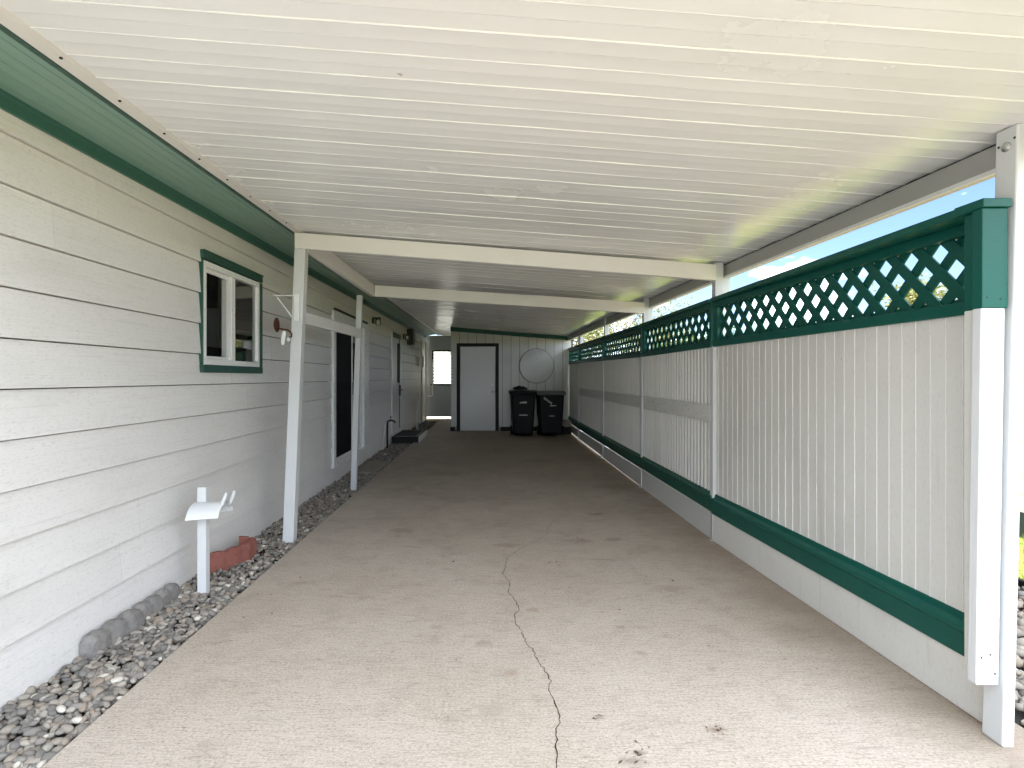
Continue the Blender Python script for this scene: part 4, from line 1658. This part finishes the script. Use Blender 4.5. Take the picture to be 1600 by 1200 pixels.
# axis runs outward from the wall (+X), saddle sits in front of the post and is skewed a little
def sp(x, yz):
    return (x + .10 * yz[0] * 0.0 + (0.0), 3.285 + yz[0] + (x - x0h) * .35, .435 + yz[1] - .02)
sec = outer + list(reversed(inner))
q.prism([sp(x0h, s_) for s_ in sec], [sp(x1h, s_) for s_ in sec])
saddle = ob('saddle', q, M['post_white'], t)
for yz0 in ((-.045, .095), (.062, .085)):
    q = MB()
    base = Vector(sp(x1h - .004, yz0))
    q.tube([base + Vector((-.006, 0, -.012)), base + Vector((.004, 0, .012)), base + Vector((.013, 0, .035)), base + Vector((.024, .003, .068)), base + Vector((.026, .003, .076))],
           [.011, .012, .012, .010, .005], 10)
    ob('prong', q, M['post_white'], t, smooth=True)


def scalloped(path, h, th, r, name, mat, label, lean=0.0, tops=.024):
    """edging stone: scallops of length r along a ground path"""
    mb = MB()
    pts = [Vector((*p, 0)) for p in path]
    acc = [0]
    for a, b_ in zip(pts[:-1], pts[1:]):
        acc.append(acc[-1] + (b_ - a).length)
    L = acc[-1]
    n = int(L / .012)

    def at(sv):
        for i in range(len(pts) - 1):
            if sv <= acc[i + 1] + 1e-6:
                t_ = (sv - acc[i]) / (acc[i + 1] - acc[i])
                return pts[i].lerp(pts[i + 1], t_), (pts[i + 1] - pts[i]).normalized()
        return pts[-1], (pts[-1] - pts[-2]).normalized()
    m = 8
    vv = []
    for k in range(n + 1):
        sv = L * k / n
        p, tg = at(min(sv + .02, L)), None
        p0, t0 = at(sv)
        p1, _ = at(min(sv + .03, L))
        p2, _ = at(max(sv - .03, 0))
        tg = (p1 - p2).normalized()
        nrm = Vector((tg.y, -tg.x, 0))
        ph = (sv / r) % 1
        bulge = math.sqrt(max(0, 1 - (2 * ph - 1) ** 2))
        top = h - tops + tops * bulge + .004 * mnoise.noise(Vector((sv * 30, 0, 0)))
        hw = th / 2 * (0.86 + .14 * bulge)
        for j in range(m):
            a = math.pi * j / (m - 1)
            cx_, cz_ = math.cos(a), math.sin(a)
            zz = -.04 + (top + .04) * (0 if j in (0, m - 1) else (0.86 + .14 * cz_ if 1 < j < m - 2 else .80))
            o_ = hw * (cx_ if 1 < j < m - 2 else (1 if cx_ > 0 else -1))
            jn = .003 * mnoise.noise(Vector((sv * 25, j * 3.1, 5)))
            q_ = p0 + nrm * (o_ + lean * max(zz, 0) + jn)
            vv.append((q_.x, q_.y, zz))
    fs = []
    for k in range(n):
        for j in range(m - 1):
            fs.append((k * m + j, k * m + j + 1, (k + 1) * m + j + 1, (k + 1) * m + j))
    fs += [tuple(range(m)), tuple(reversed([n * m + j for j in range(m)]))]
    mb.add(vv, fs)
    o = ob(name, mb, mat, None, label=label, cat='edging stone', origin=(pts[0].x, pts[0].y, 0), group='garden edging stones')
    for p in o.data.polygons:
        p.use_smooth = True
    o.data.set_sharp_from_angle(angle=R(38))
    return o


scalloped([(-1.835, 2.58), (-1.825, 2.80), (-1.82, 2.93)], .072, .075, .118, 'edging_stone', M['cement'],
          'nearest grey scalloped edging stone leaning against the house wall', lean=-.15)
scalloped([(-1.835, 2.945), (-1.825, 3.12), (-1.835, 3.31)], .066, .065, .092, 'edging_stone', M['cement'],
          'grey scalloped edging stone by the wall ending at the hose hanger', lean=-.15)
cx_, cy_ = -1.93, 3.98
arc = [(-1.845, 3.70), (-1.79, 3.76), (-1.735, 3.85), (-1.70, 3.95), (-1.69, 4.04), (-1.715, 4.10), (-1.765, 4.115), (-1.81, 4.10)]
scalloped(arc, .105, .06, .118, 'edging_stone', M['terracotta'], 'curved red scalloped edging stone behind the hose hanger', tops=.022)

# stepping paver, faucet, pvc pipe, step
q = MB()
q.box(-1.80, -1.475, 7.5, 8.5, -.05, .006)
ob('stepping_stone', q, M['paver'], None, bevel=.008, origin=(-1.64, 8, 0), label='flat concrete paver in the pebbles below the sliding door', cat='paver')
t = thing('faucet', (-1.80, 10.1, 0), 'dark standpipe faucet in pebbles before the entry door', 'faucet')
q = MB()
q.tube([(-1.80, 10.1, -.05), (-1.80, 10.1, .44), (-1.79, 10.1, .475), (-1.765, 10.1, .49), (-1.70, 10.1, .49), (-1.67, 10.1, .475), (-1.66, 10.1, .44)], .017)
ob('pipe', q, M['black_metal'], t, smooth=True)
q = MB()
q.tube([(-1.735, 10.1, .50), (-1.735, 10.1, .545)], .007)
q.lathe((-1.735, 10.1, .545), [(.012, 0), (.032, .004), (.032, .012), (.012, .016)], 12)
ob('handle', q, M['black_metal'], t)
q = MB()
q.tube([(-1.845, 9.95, -.04), (-1.85, 9.95, .12), (-1.83, 9.98, .30), (-1.82, 10.06, .44)], .012)
ob('riser', q, M['pvc'], t, smooth=True)
t = thing('vent_pipe', (-1.71, 13.7, 0), 'short upright white plastic pipe past the entry step', 'pipe')
q = MB()
q.tube([(-1.71, 13.7, -.05), (-1.71, 13.7, .70)], .036, 14)
ob('pipe', q, M['pvc'], t, smooth=True)
q = MB()
q.lathe((-1.71, 13.7, .70), [(.036, 0), (.042, .001), (.042, .02), (.03, .026)], 14)
ob('cap', q, M['pvc'], t)
t = thing('entry_step', (-1.6, 11.6, 0), 'low dark wooden step below the entry door', 'step')
q = MB()
for k in range(4):
    xa = -1.86 + k * .128
    q.box(xa, xa + .122, 10.95, 12.35, .085, .115)
ob('tread', q, M['step_wood'], t, bevel=.003)
q = MB()
q.box(-1.345, -1.32, 10.95, 12.35, .0, .112)
ob('riser', q, M['trim_edge'], t, bevel=.003)
q = MB()
q.box(-1.86, -1.346, 10.92, 10.945, -.03, .112)
ob('riser', q, M['mat_dark'], t, bevel=.003)
q = MB()
q.box(-1.82, -1.42, 11.1, 12.1, .1155, .128)
ob('door_mat', q, M['mat_dark'], None, origin=(-1.62, 11.6, .1155), bevel=.003, label='dark mat lying on the low wooden step', cat='mat')

# bracket and bird-feeder arm on the leaning post
px_ = lambda z: lerp(-1.555, -1.457, (z + .03) / 2.292)
t = thing('shelf_bracket', (px_(1.85) - .04, 4.36, 1.85), 'small white triangular bracket screwed high on the leaning post', 'bracket')
q = MB()
q.box(-1.66, px_(1.9) - .02, 4.355, 4.375, 1.892, 1.899)
q.bar((-1.635, 4.365, 1.89), (px_(1.72) - .035, 4.365, 1.73), .02, .008)
ob('arm', q, M['vinyl_white'], t, bevel=.001)
q = MB()
q.box(px_(1.8) - .02, px_(1.8) + .02, 4.352, 4.3665, 1.70, 1.905)
ob('back_plate', q, M['vinyl_white'], t, bevel=.001)
t = thing('candle_arm', (px_(1.6) - .043, 4.36, 1.58), 'rusty round dish on a bent iron arm fixed to the leaning post', 'candle holder')
q = MB()
q.lathe((-1.625, 4.33, 1.665), [(.004, -.006), (.045, -.004), (.056, .003), (.056, .006), (.04, .001), (.004, -.002)], 28, 'X')
o_ = ob('dish', q, M['rust'], t, smooth=True)
q = MB()
q.tube([(-1.622, 4.33, 1.640), (-1.58, 4.335, 1.632), (-1.545, 4.34, 1.628), (-1.525, 4.345, 1.615), (-1.515, 4.35, 1.595), (-1.518, 4.353, 1.575), (-1.535, 4.35, 1.572)], .0065, 8)
ob('arm', q, M['rust'], t, smooth=True)
t = thing('hanging_tag', (-1.575, 4.345, 1.56), 'white paddle shaped tag and ball dangling under the rusty arm', 'ornament')
q = MB()
out = [(-.006, .045), (.008, .047), (.018, .035), (.012, -.01), (.004, -.062), (-.018, -.066), (-.022, -.02), (-.016, .02)]
q.prism([(-1.572 + a, 4.340, 1.575 + b_) for a, b_ in out], [(-1.572 + a, 4.352, 1.575 + b_) for a, b_ in out])
ob('paddle', q, M['vinyl_white'], t, bevel=.003)
q = MB()
q.lathe((-1.538, 4.345, 1.555), [(.003, -.017), (.012, -.012), (.017, 0), (.012, .012), (.003, .017)], 16)
ob('ball', q, M['vinyl_white'], t, smooth=True)

# ------------------------------------------------------------------ beyond the fence
nf = thing('neighbour_fence', (4.47, 5, 0), 'pale wooden fence of horizontal planks beyond the lawn', 'fence')
q = MB()
for k in range(11):
    z0 = .14 + k * .148
    for a in np.arange(-2, 18, 2.4):
        q.box(4.45 + random.uniform(-.002, .002), 4.475, a + .002, a + 2.398, z0, z0 + .140)
ob('plank', q, M['neigh_wood'], nf)
for a in np.arange(-2, 18.1, 2.4):
    q = MB()
    q.box(4.48, 4.57, a - .045, a + .045, -.08, 1.80)
    ob('post', q, M['neigh_wood'], nf)
q = MB()
q.box(4.452, 4.47, -2, 17.2, -.08, .135)
ob('base_strip', q, M['black_trim'], nf)  # dark strip along the foot of the planks


def tree(name, loc, h, cr, leafmat, label, nleaf=5000, leaf=.09, bare=0.0, seed=0):
    rr = random.Random(seed)
    t = thing(name, loc, label, 'tree', 'trees beyond the fence')
    L = Vector(loc)
    tm = MB()
    fork = L + Vector((0, 0, h * .33))
    tm.tube([L + Vector((0, 0, -.1)), L + Vector((.05, 0, h * .15)), fork, L + Vector((.1, .1, h * .6))], [h * .022, h * .018, h * .015, h * .008], 8)
    tips = []
    for i in range(11):
        a = i * 2.4 + rr.uniform(-.4, .4)
        z0 = h * rr.uniform(.28, .58)
        p0 = L + Vector((.05, .03, z0))
        ln = cr * rr.uniform(.6, 1.0)
        p1 = p0 + Vector((math.cos(a) * ln * .55, math.sin(a) * ln * .55, h * rr.uniform(.10, .20)))
        p2 = p0 + Vector((math.cos(a + .2) * ln, math.sin(a + .2) * ln, h * rr.uniform(.16, .42)))
        tm.tube([p0, p1, p2], [h * .009, h * .006, h * .002], 6)
        tips += [p1, p2]
        for _ in range(5):
            s_ = p1.lerp(p2, rr.random())
            e = s_ + Vector((rr.gauss(0, .5), rr.gauss(0, .5), rr.uniform(.1, .8))) * cr * .38
            tm.tube([s_, s_.lerp(e, .5) + Vector((rr.gauss(0, .05), rr.gauss(0, .05), .05)), e], [h * .003, h * .002, h * .0008], 4)
            tips.append(e)
    ob('trunk', tm, M['bark'], t, smooth=True)
    lm_ = MB()
    clumps = [(c_, cr * rr.uniform(.14, .30)) for c_ in tips]
    n = int(nleaf * (1 - bare))
    for _ in range(n):
        c_, r_ = rr.choice(clumps)
        d_ = Vector((rr.gauss(0, 1), rr.gauss(0, 1), rr.gauss(0, .8)))
        p = c_ + d_ * r_ * .6
        e1 = Vector((rr.gauss(0, 1), rr.gauss(0, 1), rr.gauss(0, .6))).normalized() * leaf * rr.uniform(.5, 1.1)
        e2 = e1.cross(Vector((rr.gauss(0, 1), rr.gauss(0, 1), rr.gauss(0, 1)))).normalized() * leaf * .38
        lm_.add([p - e1, p + e2, p + e1, p - e2], [(0, 1, 2, 3)])
    ob('crown', lm_, leafmat, t, recalc=False)
    return t


tree('olive_tree', (17.5, 20.8, -.08), 5.4, 2.3, M['leaf_olive'], 'olive brown tree seen low through the near end of the lattice', 6500, .11, seed=3)
tree('leafy_tree', (12.5, 25.5, -.08), 3.7, 2.1, M['leaf_green'], 'low green tree behind the middle of the near lattice', 6000, .10, seed=5)
tree('bare_tree', (6.9, 25.0, -.08), 4.9, 2.6, M['leaf_olive'], 'thin half bare tree above the third lattice section', 6000, .08, .62, seed=8)
tree('bare_tree', (4.8, 22.5, -.08), 4.5, 2.4, M['leaf_olive'], 'thin half bare tree above the far lattice sections', 6000, .08, .55, seed=9)
tree('leafy_tree', (9.2, 27.0, -.08), 3.8, 2.3, M['leaf_green'], 'green tree behind the second lattice section', 7000, .10, seed=12)
tree('dark_tree', (3.6, 29.0, -.08), 5.0, 2.6, M['leaf_dark'], 'dark green tree behind the farthest lattice section', 6500, .11, seed=15)
tree('leafy_tree', (24.0, 18.0, -.08), 4.6, 2.4, M['leaf_green'], 'green tree far right beyond the wooden fence', 5000, .12, seed=21)
